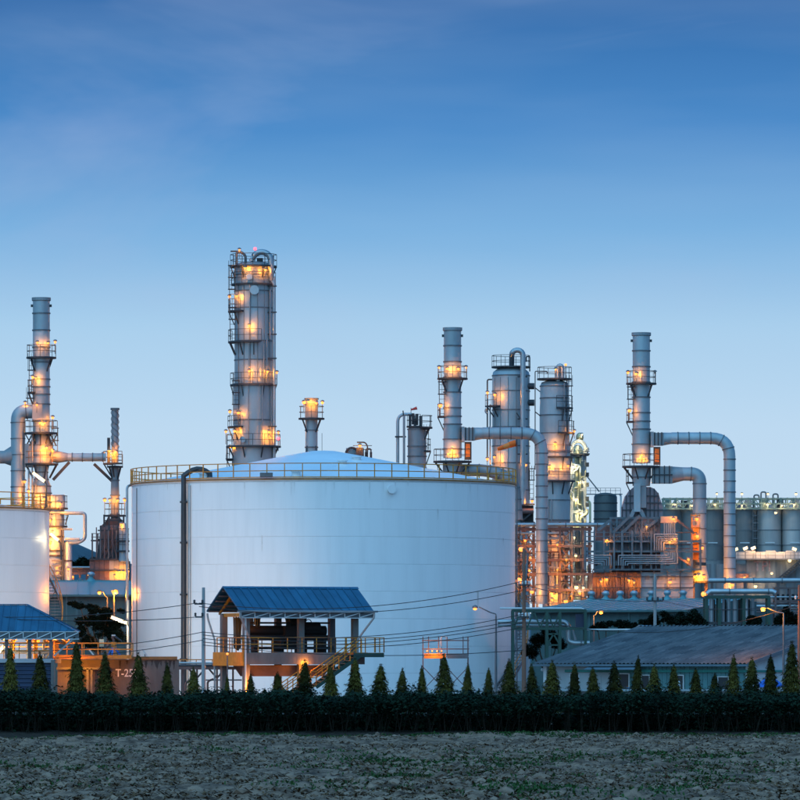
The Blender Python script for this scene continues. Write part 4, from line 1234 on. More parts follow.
# from the concrete pole to the wooden pole
for i, (ya, yb, sg, lab) in enumerate(((603, 581, 1.05, 'topmost cable crossing the big tank between the two poles'), (606.5, 590, 1.0, 'second cable from the top crossing the big tank'),
    (632, 614, .95, 'third cable from the top crossing the big tank'), (635, 619, .92, 'fourth cable from the top crossing the big tank'), (638.5, 622.5, .9, 'fifth cable from the top crossing the big tank'),
    (642, 627, .9, 'sixth cable crossing the big tank, second from below'), (645, 650, .55, 'lowest cable crossing the big tank, behind the scaffold'))):
    cable(lab, (203 if i > 1 else 199, ya, 377.7), (523.5, yb, 375.7), sg, r=.026)
for i, (xa, ya, yb, sg, lab) in enumerate(((197, 603, 606, .9, 'topmost cable left of the concrete pole'), (197, 617, 603, .7, 'second cable left of the concrete pole'),
    (203, 632, 640, 1.1, 'third cable left of the concrete pole'), (203, 640, 650, 1.0, 'lowest cable left of the concrete pole'))):
    cable(lab, (xa, ya, 377.7), (-140, yb, 386), sg, r=.026)
cable('thin cable running from the wooden pole down to the distant crossarm pole', (525, 585, 375.7), (655, 601, 424), .4)
cable('upper cable running right from the distant crossarm pole', (660, 600, 424), (800, 600, 372), .7)
cable('thin cable from the wooden pole rising over the grey roof', (525, 617, 375.7), (800, 604, 372), 1.5)

def street_lamp(x, y_head, xp, Y, label, power=90, y_arm=None, r=.2, bulb=None, col=(1, .48, .11)):
    t = Thing('street_lamp', label, 'street lamp', xp, Y, 'street lamps in the plant')
    ya = y_arm or y_head + 8
    za = t.z(ya)
    t.add('pole', MB().tube([(0, 0, 0), (0, 0, za * .5), (0, 0, za)], [.10, .085, .06], 8), STEEL)
    X, Z = t.dx(x), t.z(y_head)
    k = 1 if X > 0 else -1
    a = t.add('arm', MB().tube(fillet([(0, 0, za - .02), (0, 0, za + .15), (X * .25, 0, za + (Z - za) * .45), (X - k * .3, 0, Z + .12)], .3), .045, 7), STEEL)
    h = t.add('lamp_head', MB().lathe([(.16, Z + .03), (.24, Z + .08), (.18, Z + .20), (.05, Z + .26)], X, 0, 10), STEEL)
    MB().ball((X, -.05, Z - .04), r * .8, 10, 6, .55).build('bulb', bulb or SODIUM, h)
    if power: glow(h, (X, -.25, Z - .15), power, col, r + .06)
    return t
street_lamp(475, 608.5, 496, 398, 'tall curved street lamp in front of the big tank at right', 4, 616)
street_lamp(601, 612.5, 593.5, 430, 'bright orange street lamp before the green warehouse', 45, 617, .2)
street_lamp(763, 609.5, 783.7, 372, 'bright orange street lamp at right above the grey roof', 110, 615, .2)
street_lamp(80.5, 580.8, 84, 470, 'orange lamp behind the teal roof, left of the ventilator', 90, 586, .2)
street_lamp(99.5, 593, 107.5, 440, 'dim street lamp with curved arm before the teal warehouse', 60, 599, .17)
street_lamp(115.5, 592, 114, 436, 'very bright star-like street lamp beside the big tank', 300, 599, .28)
# gantry lamp on a grey post beside the tank
gl = Thing('tube_light_pole', 'grey pole carrying a slanted white tube light left of the big tank', 'lamp post', 128, 412)
gl.add('pole', MB().tube([(0, 0, 0), (0, 0, gl.z(600))], .09, 8), CONCP)
tube_lamp(gl, 111.5, 617, 127, 623, -.35, (128, 625), 90)
# ================================================================ LOW BUILDING WITH CORRUGATED ROOF (right)
def sheet_mesh(name, w, l, waves, amp, m, th=True):
    """corrugated sheet lying in x (across the corrugation) and y (down the slope)"""
    mb = MB(); n = waves * 4
    for y in (0, l):
        for k in range(n + 1): mb.v.append((w * k / n, y, amp * math.sin(2 * math.pi * waves * k / n)))
    for k in range(n): mb.face([k, k + 1, n + 1 + k + 1, n + 1 + k], True)
    me = mb.mesh(name); me.materials.append(m)
    return me
def low_building():
    th = math.radians(-35)
    Yc = 381.0
    t = Thing('low_building', 'long low white building with wide weathered corrugated roof at right', 'building', 533, Yc, rz=th)
    L, W = 17.8, 28.0; ze = 2.92; zr = 5.62; hw = W / 2
    # local x along the eave, local y towards the back; origin at the front left eave corner
    run = math.hypot(hw, zr - ze); ang = math.atan2(zr - ze, hw)
    nw, nl = 18, 9
    sw, sl = L / nw, run / nl
    me = sheet_mesh('roof_sheet', sw - .004, sl + .10, 3, .05, ASB)
    rs = random.Random(8)
    for i in range(nw):
        for j in range(nl):
            for back in (0, 1):
                if back and (i + j) % 1: continue
                d = j * sl
                y = d * math.cos(ang); z = ze + d * math.sin(ang) + .03 + rs.uniform(0, .025)
                o = put('roof_sheet', me, t.o)
                if back:
                    o.rotation_euler = (ang + .012, 0, math.pi); o.location = ((i + 1) * sw, W - y, z)
                else:
                    o.rotation_euler = (ang + .012, 0, rs.uniform(-.006, .006)); o.location = (i * sw, y, z)
    t.add('ridge_cap', MB().poly([(-.3, zr - .02), (.3, zr - .02), (0, zr + .13)], 0, L), SILVER).location = (0, hw, 0)
    bpy.context.view_layer.update()
    o = t.o.children[-1]; o.rotation_euler = (0, 0, -math.pi / 2)
    # fascia and barge boards
    t.add('fascia', MB().box(0, L, -.02, .04, ze - .16, ze - .02), mat('blue_grey_fascia', (.10, .16, .20), .6))
    for xx in (L + .005,):
        t.add('barge_board', MB().bar((xx, 0, ze - .04), (xx, hw, zr - .04), .06, .26), MATS['blue_grey_fascia'])
        t.add('barge_board', MB().bar((xx, W, ze - .04), (xx, hw, zr - .04), .06, .26), MATS['blue_grey_fascia'])
    # walls: front wall set back under the eave, plaster on the left part, teal boards on the right
    fy = .9
    t.add('plaster_wall', MB().box(.6, 6.2, fy, fy + .2, 0, ze + .1), WALLW)
    nbd = 30; bw = (L - .5 - 6.2) / nbd
    tealb = mat('teal_board', (.08, .21, .22), .65, 0, .2, 1.2)
    for k in range(nbd):
        t.add('wall_board', MB().box(6.2 + k * bw + .012, 6.2 + (k + 1) * bw - .012, fy + .02, fy + .14, 0, ze + .1), tealb)
    t.add('wall_core', MB().box(6.2, L - .5, fy + .15, fy + .2, 0, ze + .1), DARK)
    gy = L - .5
    b = MB(); pts = [(fy, 0), (W - fy, 0), (W - fy, ze + .15), (hw, zr - .22), (fy, ze + .15)]
    for x in (gy, gy - .2):
        for y, z in pts: b.v.append((x, y, z))
    b.face([0, 1, 2, 3, 4]); b.face([9, 8, 7, 6, 5])
    for k in range(5): b.face([k, 5 + k, 5 + (k + 1) % 5, (k + 1) % 5])
    t.add('gable_wall', b, WHITE)
    t.add('end_wall', MB().box(.6, .8, fy, W - fy, 0, ze + .1), WALLW)
    t.add('back_wall', MB().box(.6, L - .5, W - fy - .2, W - fy, 0, ze + .1), WALLW)
    # turquoise beam across the front and round the gable
    t.add('trim_beam', MB().box(2.2, L - .3, fy - .16, fy - .02, 2.34, 2.52), TEALP)
    t.add('trim_beam', MB().box(gy + .02, gy + .14, fy, 12, 2.34, 2.50), TEALP)
    # awning at the middle
    t.add('awning', MB().slab((4.6, -.5, 2.50), (8.8, -.5, 2.50), (8.8, fy, 2.86), (4.6, fy, 2.86), .05), MATS['blue_grey_fascia'])
    # windows and door in the plaster wall, dark openings in the boarded wall
    for (a, b_, z0, z1, nm) in ((2.6, 3.3, .9, 2.2, 'window'), (6.7, 7.5, .8, 2.2, 'window'), (11.2, 12.0, 0, 2.1, 'door'), (14.9, 15.7, .9, 2.0, 'window'), (8.6, 9.2, .9, 2.1, 'window')):
        w = t.add(nm, MB().box(a, b_, fy - .03, fy + .05, z0, z1), GLASS)
        for q in ((a - .07, a, z0 - .07, z1 + .07), (b_, b_ + .07, z0 - .07, z1 + .07), (a, b_, z1, z1 + .07), (a, b_, z0 - .07, z0)):
            MB().box(q[0], q[1], fy - .06, fy + .04, q[2], q[3]).build('frame', WHITE, w)
    t.add('corner_post', MB().box(.35, .62, fy - .1, fy + .15, 0, ze), WHITE)
    t.add('door', MB().box(4.4, 5.2, fy - .03, fy + .04, 0, 2.1), mat('grey_door', (.35, .38, .4), .6))
    t.add('wall_lamp', MB().ball((.2, fy, 2.5), .12, 8, 6), WHITE)
low_building()

lw = Thing('low_wall', 'low pale boundary wall with flat coping behind the conifers at right', 'wall', 680, 328)
k = 560.0
while k < 800:
    pbox(lw, 'coping', k + .3, k + 19.7, 689.2, 691.2, -.12, .12, WALLW); pbox(lw, 'wall_block', k, k + 20, 691.2, 720, -.08, .08, CONC); k += 20
orn = Thing('garden_ornament', 'small white garden ornament on the low wall at right', 'ornament', 679, 327.9, z=EYE + (HOR - 689.2) / (F / 327.9))
orn.add('plinth', MB().box(-.12, .12, -.1, .1, 0, .12), WALLW)
orn.add('figure', MB().lathe([(.09, .12), (.11, .2), (.07, .30), (.05, .35), (.075, .41), (.05, .47), (.01, .5)], 0, 0, 10), WHITE)
def car():
    t = Thing('parked_car', 'dark parked car half hidden behind conifers before the teal wall', 'car', 629, 345, rz=math.radians(-35))
    body = [(-2.1, .35), (2.1, .35), (2.15, .7), (1.9, .88), (1.0, .95), (-1.7, .98), (-2.1, .8)]
    paint = mat('dark_car_paint', (.02, .03, .035), .25, .2, .1)
    t.add('body', MB().poly(body, -.85, .85), paint)
    t.add('roof', MB().poly([(-1.35, 1.38), (.35, 1.38), (.15, 1.45), (-1.2, 1.45)], -.62, .62), paint)
    t.add('windscreen', MB().poly([(.95, .95), (.35, 1.38), (.28, 1.38), (.86, .95)], -.66, .66), GLASS)
    t.add('side_window', MB().poly([(-1.65, .97), (.84, .95), (.28, 1.37), (-1.3, 1.37)], -.70, -.64), GLASS)
    t.add('side_window', MB().poly([(-1.65, .97), (.84, .95), (.28, 1.37), (-1.3, 1.37)], .64, .70), GLASS)
    t.add('rear_window', MB().poly([(-1.72, .97), (-1.6, .97), (-1.28, 1.38), (-1.36, 1.38)], -.66, .66), GLASS)
    for xx in (-1.3, 1.3):
        for yy in (-.8, .8):
            w = t.add('wheel', MB().tube([(xx, yy - .1, .32), (xx, yy + .1, .32)], .32, 14), DARK)
            MB().tube([(xx, yy - .12, .32), (xx, yy + .12, .32)], .18, 10).build('rim', SILVER, w)
    for yy in (-.6, .6): t.add('headlight', MB().ball((2.08, yy, .72), .10, 8, 5), WHITE)
car()
tp = Thing('tarpaulin_canopy', 'blue tarpaulin canopy between the two broad conifers at right', 'canopy', 770, 340)
tp.add('canopy', MB().lathe([(tp.px(15), tp.z(687)), (tp.px(10), tp.z(682)), (tp.px(5), tp.z(678.5)), (.05, tp.z(677))], 0, 0, 8, cap=False), LBLUE)
for a in (45, 135, 225, 315): tp.add('leg', MB().bar((tp.px(13) * math.cos(math.radians(a)), tp.px(13) * math.sin(math.radians(a)), 0), (tp.px(12) * math.cos(math.radians(a)), tp.px(12) * math.sin(math.radians(a)), tp.z(686)), .06), STEEL)

# ================================================================ TEAL WAREHOUSES
def warehouse(label, x, Y, th, L, hw, ze, zr, np_, vents=(), ry=None, W=None):
    t = Thing('warehouse', label, 'warehouse', x, Y, 'teal metal warehouses', rz=math.radians(th))
    w = L / np_
    W = W or 2 * hw
    for k in range(np_):
        a, b = k * w + .005, (k + 1) * w - .005
        for back in (0, 1):
            mb = MB()
            if not back: mb.slab((a, -.4, ze), (b, -.4, ze), (b, hw, zr), (a, hw, zr), .04).bar((a, -.4, ze + .05), (a, hw, zr + .05), .05, .08)
            else: mb.slab((b, W + .4, ze), (a, W + .4, ze), (a, hw, zr), (b, hw, zr), .04)
            t.add('roof_sheet', mb, TEAL)
        t.add('wall_sheet', MB().box(a, b, 0, .08, 0, ze - .02), TEALW)
    t.add('gutter', MB().box(-.1, L + .1, -.6, -.42, ze - .14, ze + .02), mat('teal_gutter', (.08, .16, .16), .5))
    for xx in (.0, L - .12):
        b = MB(); pts = [(.1, 0), (W - .1, 0), (W - .1, ze), (hw, zr - .06), (.1, ze)]
        for x_ in (xx + .12, xx):
            for y, z in pts: b.v.append((x_, y, z))
        b.face([0, 1, 2, 3, 4]); b.face([9, 8, 7, 6, 5])
        for k in range(5): b.face([k, 5 + k, 5 + (k + 1) % 5, (k + 1) % 5])
        t.add('gable_wall', b, TEALW)
    t.add('ridge_cap', MB().bar((0, hw, zr + .05), (L, hw, zr + .05), .5, .08), TEAL)
    for k in range(4): t.add('wall_post', MB().box(L * (k + .5) / 4 - .09, L * (k + .5) / 4 + .09, -.06, -.002, 0, ze - .15), MATS['teal_gutter'])
    for vx in vents:
        v = t.add('roof_ventilator', MB().lathe([(.55, zr - .05), (.20, zr + .25), (.18, zr + .45)], vx, hw, 14), TEAL)
        MB().lathe([(.18, zr + .40), (.30, zr + .46), (.36, zr + .60), (.30, zr + .74), (.1, zr + .82), (.01, zr + .83)], vx, hw, 14).build('ventilator_head', SILVER, v)
    return t
# left: roof rows 581-594, photo columns 50-135
warehouse('teal roofed warehouse between the left tank and the big tank', 20, 462, 4, 13, 7.0, EYE + (HOR - 595) / (F / 462), EYE + (HOR - 581) / (F / 469), 13, vents=(6.2,))
# right: gable rows 597-612, rotated like the low building
warehouse('green and teal warehouse with a line of round roof ventilators', 531, 470, -30, 15.5, 10.5, EYE + (HOR - 611) / (F / 470), EYE + (HOR - 600) / (F / 479), 16,
          vents=(.4, 1.85, 3.3, 4.7, 6.4, 8.0, 9.6))

# ================================================================ GREEN PIPE BRIDGE (in front of the warehouse) AND GREEN FRAME
def truss_frame(name, label, cat, x, Y, xs, ys, depth, w, m, braces=True, group=None):
    t = Thing(name, label, cat, x, Y, group)
    for ly in (0, depth):
        for xx in xs: beams(t, [(xx, ys[0], ly, xx, 712, ly)], w, m, 'column')
        for yy in ys: beams(t, [(xs[0], yy, ly, xs[-1], yy, ly)], w * .95, m, 'beam')
    for xx in xs:
        for yy in ys: beams(t, [(xx, yy, 0, xx, yy, depth)], w * .8, m, 'cross_beam')
    return t
pb = truss_frame('pipe_bridge', 'green steel pipe bridge with diagonal webs right of the big tank', 'pipe bridge', 550, 424, (513, 547, 560, 585.5), (610.5, 628.5), 2.4, .22, GREEN)
beams(pb, [(514 + 6.6 * k, 611 if k % 2 else 628, 0, 514 + 6.6 * (k + 1), 628 if k % 2 else 611, 0) for k in range(7)], .12, GREEN, 'brace')
beams(pb, [(547, 634, 0, 560, 634, 0), (547, 645, 0, 560, 645, 0), (547, 645, 0, 553.5, 634, 0), (553.5, 634, 0, 560, 645, 0)], .13, GREEN, 'brace')
pipe(pb, [(500, 608.3, .5), (583, 608.3, .5), (586, 612, .5)], 2.0, WHITE)
pipe(pb, [(498, 621.5, 1.0), (565, 621.5, 1.0), (568.5, 625, 1.0), (568.5, 641, 1.0), (574, 643, 1.0), (590, 643, 1.0)], 4.6, SILVER, fil=.5, joints=2.2)
pipe(pb, [(498, 625.5, 1.6), (572, 625.5, 1.6), (576, 640, 1.6)], 2.6, CLAD, fil=.4)
pbox(pb, 'control_cabinet', 576, 584, 614, 627, .6, 1.4, NAVY)
pipe(pb, [(586, 629.5, .8), (640, 629.5, .8)], 1.6, WHITE)
gf = truss_frame('pipe_rack', 'green steel frame of tall vertical pipes at right behind the grey roof', 'pipe rack', 738, 440, (706.5, 719.5, 744, 769), (597,), 2.6, .26, GREEN)
for i, (xx, w) in enumerate(((712, 4.2), (724.5, 2.4), (730, 3.4), (735.5, 4), (747.5, 3), (754, 3.6))):
    pipe(gf, [(xx, 598, .8 + (i % 3) * .5), (xx, 712, .8 + (i % 3) * .5)], w, (SILVER, CLAD2)[i % 2], 'riser', joints=1.6)
beams(gf, [(706, 623, .2, 749, 623, .2)], .2, DSTEEL)
for xx in (715.5, 727, 741, 750.5): pbox(gf, 'dark_panel', xx - 1.2, xx + 1.2, 599, 712, 2.2, 2.3, DARK)
pipe(gf, [(707.5, 594, .6), (710.5, 591.2, .6), (773, 591.2, .6), (776, 593, .6)], 5.2, SILVER, 'header_pipe', fil=.2, joints=3.2, seg=18)
hp = Thing('long_pipe', 'long thick silver pipe running off the right edge before the silos', 'pipeline', 758, 490)
pipe(hp, [(708, 580.5, 0), (815, 580.5, 0)], 5.0, SILVER, joints=2.6, seg=18)
for xx in (712, 745, 778, 808): beams(hp, [(xx, 583, 0, xx, 712, 0)], .25, RSTEEL, 'support')
rk = truss_frame('pipe_rack', 'rust coloured pipe rack with red pipes at the right edge', 'pipe rack', 788, 470, (775.5, 790, 803), (588, 601, 614), 2.2, .16, RSTEEL)
for yy, m, w in ((603.5, RSTEEL, 2.0), (606, SILVER, 3.4), (609.5, RSTEEL, 1.8), (597, SILVER, 2.0), (612, RSTEEL, 1.6)): pipe(rk, [(757, yy, .6), (815, yy, .6)], w, m)
for k in range(5): pipe(rk, [(779 + k * 5, 600, 1.2), (779 + k * 5, 594, 1.2)], 2.8, DARK, 'valve')

# ================================================================ SILOS
def silos():
    Y = 800.0
    for i, (x, w, m, lab) in enumerate(((672, 24, SILO, 'dark silo half hidden behind the boiler house'), (691, 24, SILO, 'dark silo behind the lower bent duct'), (712, 25, SILO, 'dark silo between the two large vertical ducts'),
         (744, 25, SILO, 'dark silo just right of the tall vertical duct'), (769, 25, SILOL, 'pale silo with light put into its metal colour, second from right edge'), (794, 25, SILOL, 'rightmost pale silo cut by the picture edge'))):
        t = Thing('silo', lab, 'silo', x, Y, 'row of silos', )
        shell(t, [510, 530, 545, 560, 580, 600, 681], w, m, ring=.06, seg=28)
        t.add('silo_roof', MB().lathe([(t.px(w) / 2, t.z(510)), (t.px(4), t.z(504))], seg=28), m)
        t.add('plate_mark', MB().box(-.7, .7, -t.px(w) / 2 - .12, -t.px(w) / 2 + .35, t.z(543.6), t.z(542.6)), WHITE)
        if i % 2: ladder(t, x + w / 2 - 2, 509, 560, -t.px(w) * .42, .6, True, STEEL)
    g = Thing('silo_gantry', 'greenish steel gantry with lamps running along the silo tops', 'gantry', 735, Y - .5)
    gs = mat('pale_green_steel', (.22, .27, .22), .6, .1, .3, 1)
    for ly in (-1.9, 1.9):
        for yy in (499, 504, 509): beams(g, [(662, yy, ly, 815, yy, ly)], .22, gs, 'beam')
        for k in range(24): beams(g, [(663 + k * 6.5, 498, ly, 663 + k * 6.5, 510, ly)], .18, gs, 'post')
        for k in range(12): beams(g, [(663 + k * 13, 499, ly, 669.5 + k * 13, 509, ly), (669.5 + k * 13, 509, ly, 676 + k * 13, 499, ly)], .12, gs, 'brace')
    rs = random.Random(4)
    for k in range(9):
        xx = 668 + k * 16
        pbox(g, 'conveyor_drive', xx - 3, xx + 3, 501 - rs.random() * 3, 508, -1.0, 1.0, (gs, DSTEEL, CLAD2)[k % 3])
    for (xx, yy) in ((754, 495), (761, 492), (773, 494)):
        pipe(g, [(xx, 508, 0), (xx, yy, 0), (xx + 5, yy, 0), (xx + 5, 500, 0)], 1.6, STEEL, 'vent_pipe')
    for i, xx in enumerate((674, 691, 714, 741, 766, 781, 793)):
        lamp(g, xx, 505 + (i % 2), -2.2, 45, .6, .2, WARMW, (1, .75, .4))
    for xx in (716, 741, 767, 795): lamp(g, xx, 494.5, -2.0, 20, 1.2, .2, WARMW, (1, .75, .4))
    b = Thing('process_building', 'pale panelled building with lit parapet standing before the silos', 'building', 760, 690)
    for k in range(10):
        x0 = 706 + k * 10
        if x0 < 722: pass
        pbox(b, 'wall_panel', x0 + .15, x0 + 9.85, 560 + (4 if x0 < 740 else 0), 581, 0, .3, PALEB)
        pbox(b, 'wall_panel', x0 + .15, x0 + 9.85, 581.3, 690, .05, .3, PALEB)
        if k > 2: pbox(b, 'parapet_panel', x0 + .15, x0 + 9.85, 550.5 + (1.2 if k % 2 else 0), 558.5, .6, .8, WALLW)
        pbox(b, 'pilaster', x0 - .4, x0 + .4, 559, 690, -.12, .02, STEEL)
    pbox(b, 'wall_core', 706, 806, 565, 690, .35, .8, DARK)
    pbox(b, 'walkway', 728, 806, 558.6, 560, -1.0, .6, STEEL)
    for k in range(11): beams(b, [(730 + k * 7.5, 552.5, -.95, 730 + k * 7.5, 558.6, -.95)], .06, STEEL, 'post')
    for yy in (552.5, 555.5): beams(b, [(730, yy, -.95, 806, yy, -.95)], .06, STEEL, 'rail')
    beams(b, [(775, 581, -1.0, 800, 560, -1.0), (777, 584, -1.0, 802, 563, -1.0)], .2, DSTEEL, 'stair_string')
    for k in range(12): pbox(b, 'tread', 776 + k * 2.05, 778.4 + k * 2.05, 580.8 - k * 1.72, 581.6 - k * 1.72, -1.0, -.2, DSTEEL)
    pbox(b, 'dark_bay', 735, 749, 573.5, 580, -.2, -.02, RSTEEL)
    cu = bpy.data.curves.new('painted_letters', 'FONT'); cu.body = 'TPI'; cu.size = 2.2; cu.extrude = .01; cu.offset = .035
    tmp = bpy.data.objects.new('tmp', cu); COL.objects.link(tmp); bpy.context.view_layer.update()
    me = bpy.data.meshes.new_from_object(tmp.evaluated_get(bpy.context.evaluated_depsgraph_get())); bpy.data.objects.remove(tmp)
    me.materials.clear(); me.materials.append(REDP)
    o = put('painted_letters', me, b.o, (b.dx(753.5), -.145, b.z(571))); o.rotation_euler = (math.pi / 2, 0, 0); o.scale = (.75, .85, 1)
    for (x, y, tilt) in ((745, 548.5, 1), (753, 548.2, 1), (794, 549.2, -1), (735.5, 549.5, 1)):
        o = b.add('floodlight', MB().slab((b.dx(x - 2.6), -.6, b.z(y + 1 * tilt)), (b.dx(x + 2.6), -.6, b.z(y - 1 * tilt)), (b.dx(x + 2.6), -.2, b.z(y - 1.4 * tilt)), (b.dx(x - 2.6), -.2, b.z(y + .6 * tilt)), .2), STEEL)
        MB().tube([(b.dx(x - 2), -.75, b.z(y + .8 * tilt)), (b.dx(x + 2), -.75, b.z(y - .8 * tilt))], .19, 8).build('flood_tube', TUBE, o)
        MB().bar((b.dx(x), -.4, b.z(y + .5)), (b.dx(x), -.4, b.z(558.6)), .08).build('stalk', STEEL, o)
    for xx in (752, 766, 782): glow(b.o, (b.dx(xx), -1.4, b.z(549.5)), 60, (1, .50, .21), .3)
    lamp(b, 789, 560.8, -1.2, 45, .8, .24, WARMW, (1, .72, .35)); lamp(b, 771, 573.5, -1.2, 30, .8, .24, WARMW, (1, .72, .35)); lamp(b, 744, 577.5, -.6, 60, .3, .2)
    lamp(b, 755, 586.5, -1.0, 60, .5, .3, WARMW, (1, .7, .25)); lamp(b, 775, 513, -1.2, 0, .4, .2, WARMW)
silos()
dk = Thing('dark_tank', 'dark domed tank between the glittering column and the boiler house', 'tank', 605.5, 620)
dk.add('shell', MB().lathe([(dk.px(11.6), 0), (dk.px(11.6), dk.z(497)), (dk.px(10.4), dk.z(494.5)), (dk.px(5), dk.z(493)), (.02, dk.z(492.6))], seg=32), DTANK)
for yy in (503, 511, 519): dk.add('hoop', MB().ring(dk.px(11.5), dk.px(11.6) + .06, dk.z(yy) - .06, dk.z(yy) + .06, seg=32), DSTEEL)
for yy in (488.5, 491): beams(dk, [(580, yy, -1.5, 620, yy, -1.5)], .05, STEEL, 'rail')
for k in range(9): beams(dk, [(580 + k * 5, 488.5, -1.5, 580 + k * 5, 494.5, -1.5)], .05, STEEL, 'post')
beams(dk, [(580, 494.6, -1.2, 622, 494.6, -1.2)], .12, STEEL, 'walkway_beam')
pipe(dk, [(619, 494, -1), (620.5, 496, -1), (620.5, 520, -1)], 1.8, WHITE)
pipe(dk, [(589.5, 528, -2), (589.5, 503, -2), (587, 501, -2), (584, 501, -2)], 2.2, mat('cream_pipe', (.5, .45, .25), .5))
beams(dk, [(587, 477, -1, 599, 492, -1)], .14, STEEL, 'inclined_beam')
# ================================================================ STACKS AND COLUMNS
def top_stack(t, x, w, ytop, joints, ybot, y_plat, R=None):
    shell(t, [ytop] + joints + [ybot], w, CLAD)
    r = t.px(w) / 2
    t.add('stack_lip', MB().ring(r - .12, r + .10, t.z(ytop) - .05, t.z(ytop) + .22, seg=24), CLAD2)
    for k in (-1, 1): t.add('lifting_lug', MB().box(k * (r + .08) - .1, k * (r + .08) + .1, -.15, .15, t.z(ytop + 7), t.z(ytop + 4.5)), DSTEEL)
    platform(t, y_plat, w / 2, w / 2 + 6.5)

# ---------------------------------------------------------------- far left furnace stack
def unit_left():
    t = Thing('furnace_stack', 'tall grey stack with ringed platforms and big bent duct at far left', 'chimney stack', 41.3, 500)
    w = 17
    top_stack(t, 41.3, w, 300, [313, 330, 347], 362, 357)
    shell(t, [362, 379, 386.5, 394, 404, 421, 432], w, CLAD)
    R = t.px(w) / 2
    ladder(t, 32, 358, 392, -.2); ladder(t, 30.5, 392, 420, -.2)
    platform(t, 392, 8.5, 14, -130, -40, brackets=2)
    # duct box and bend to the left
    pbox(t, 'duct_box', 33, 43, 405, 421, -R - .35, R, CLAD2)
    pipe(t, [(36, 411.5, 0), (18, 411.5, 0), (18, 512, 0)], 14.2, CLAD, 'exhaust_duct', fil=1.35, joints=1.5, seg=22)
    platform(t, 432.5, 8.5, 16.5, brackets=6)
    # flared transition, drum, skirt
    t.add('flare', MB().lathe([(t.px(12), t.z(450)), (t.px(8), t.z(433))], seg=24), CLAD2)
    for a in range(0, 360, 45):
        r = math.radians(a); t.add('flare_rib', MB().bar((t.px(15) * math.sin(r), -t.px(15) * math.cos(r), t.z(446)), (t.px(9) * math.sin(r), -t.px(9) * math.cos(r), t.z(434)), .12), DSTEEL)
    shell(t, [445, 455, 463], 21, CLAD)
    platform(t, 463.5, 9, 17, brackets=8, railm=RUSTY)
    shell(t, [465, 472, 479, 486, 493, 505, 520], [13, 13, 14, 19, 20, 20, 20], CLAD)
    # side duct running left off the picture, conical
    t.add('side_duct', MB().tube([(t.dx(24), .5, t.z(456)), (t.dx(12), .5, t.z(456)), (t.dx(4), .5, t.z(457)), (t.dx(-14), .5, t.z(457))], [t.px(9.5), t.px(10.5), t.px(6.5), t.px(6.5)], 18), CLAD2)
    pbox(t, 'duct_collar', 25, 34, 444, 467, -.6, 1.4, CLAD2)
    # link duct to the slim stack
    o = pipe(t, [(56, 457.3, 0), (106, 457.3, 0)], 8.2, CLAD, 'link_duct', joints=.95, seg=18)
    t.add('duct_cone', MB().tube([(t.dx(48), 0, t.z(457)), (t.dx(57), 0, t.z(457)), (t.dx(68), 0, t.z(457.3))], [t.px(3.5), t.px(6.2), t.px(4.1)], 16), CLAD2)
    beams(t, [(69.5, 462, 0, 53, 480, 0)], .26, DSTEEL, 'strut')
    # service pipes down the stack
    for xx, y0, y1, ww in ((33, 432, 520, 1.6), (36.5, 463, 520, 1.2), (47, 463, 505, 1.4), (29.5, 470, 520, 2)): pipe(t, [(xx, y0, -1.0), (xx, y1, -1.0)], ww, CLAD2)
    ladder(t, 55, 433, 462, .2, .45)
    # lit drum and exchanger stages right of the tank edge
    t.add('drum', MB().lathe([(t.px(9), t.z(508)), (t.px(9), t.z(497)), (t.px(8), t.z(495))], t.dx(57), -.8, 20), CLAD)
    platform(t, 508, 9, 11.5, cx=t.dx(57), cyy=-.8, brackets=0)
    t.add('drum', MB().lathe([(t.px(8), t.z(527)), (t.px(8), t.z(510))], t.dx(57), -.8, 20), CLAD)
    platform(t, 526, 8, 11, cx=t.dx(57), cyy=-.8, brackets=0)
    t.add('drum', MB().lathe([(t.px(9), t.z(700)), (t.px(9), t.z(528))], t.dx(55), -.8, 20), CLAD)
    for yy in (537, 551, 556): t.add('flange_ring', MB().ring(t.px(8.9), t.px(9.9), t.z(yy) - .08, t.z(yy) + .08, t.dx(55), -.8, 20), DSTEEL)
    # the standing rectangle of pipe at right and its vessel
    pipe(t, [(52, 513.5, -1.4), (86, 513.5, -1.4), (86, 539, -1.4), (80, 543, -1.4), (70, 543, -1.4)], 3.6, CLAD, 'loop_pipe', fil=.35)
    pipe(t, [(66, 539.5, -1.6), (81, 539.5, -1.6)], 2.6, CLAD); pipe(t, [(60, 529.5, -1.2), (73, 529.5, -1.2)], 2.2, CLAD)
    pipe(t, [(66, 515, -1), (69, 515, -1), (66, 525, -1)], 1.2, DSTEEL)
    t.add('vessel', MB().lathe([(t.px(3.9), 0), (t.px(3.9), t.z(543)), (t.px(2.5), t.z(541.5))], t.dx(69), -1.2, 16), CLAD)
    t.add('flange_ring', MB().ring(t.px(3.8), t.px(4.6), t.z(561) - .06, t.z(561) + .06, t.dx(69), -1.2, 16), DSTEEL)
    for xx in (62.5, 64.5): pipe(t, [(xx, 530, -1.6), (xx, 600, -1.6)], 1.1, DSTEEL)
    beams(t, [(53, 561 + k * 5, -1.9, 63, 561 + k * 5, -1.9) for k in range(4)], .12, STEEL)
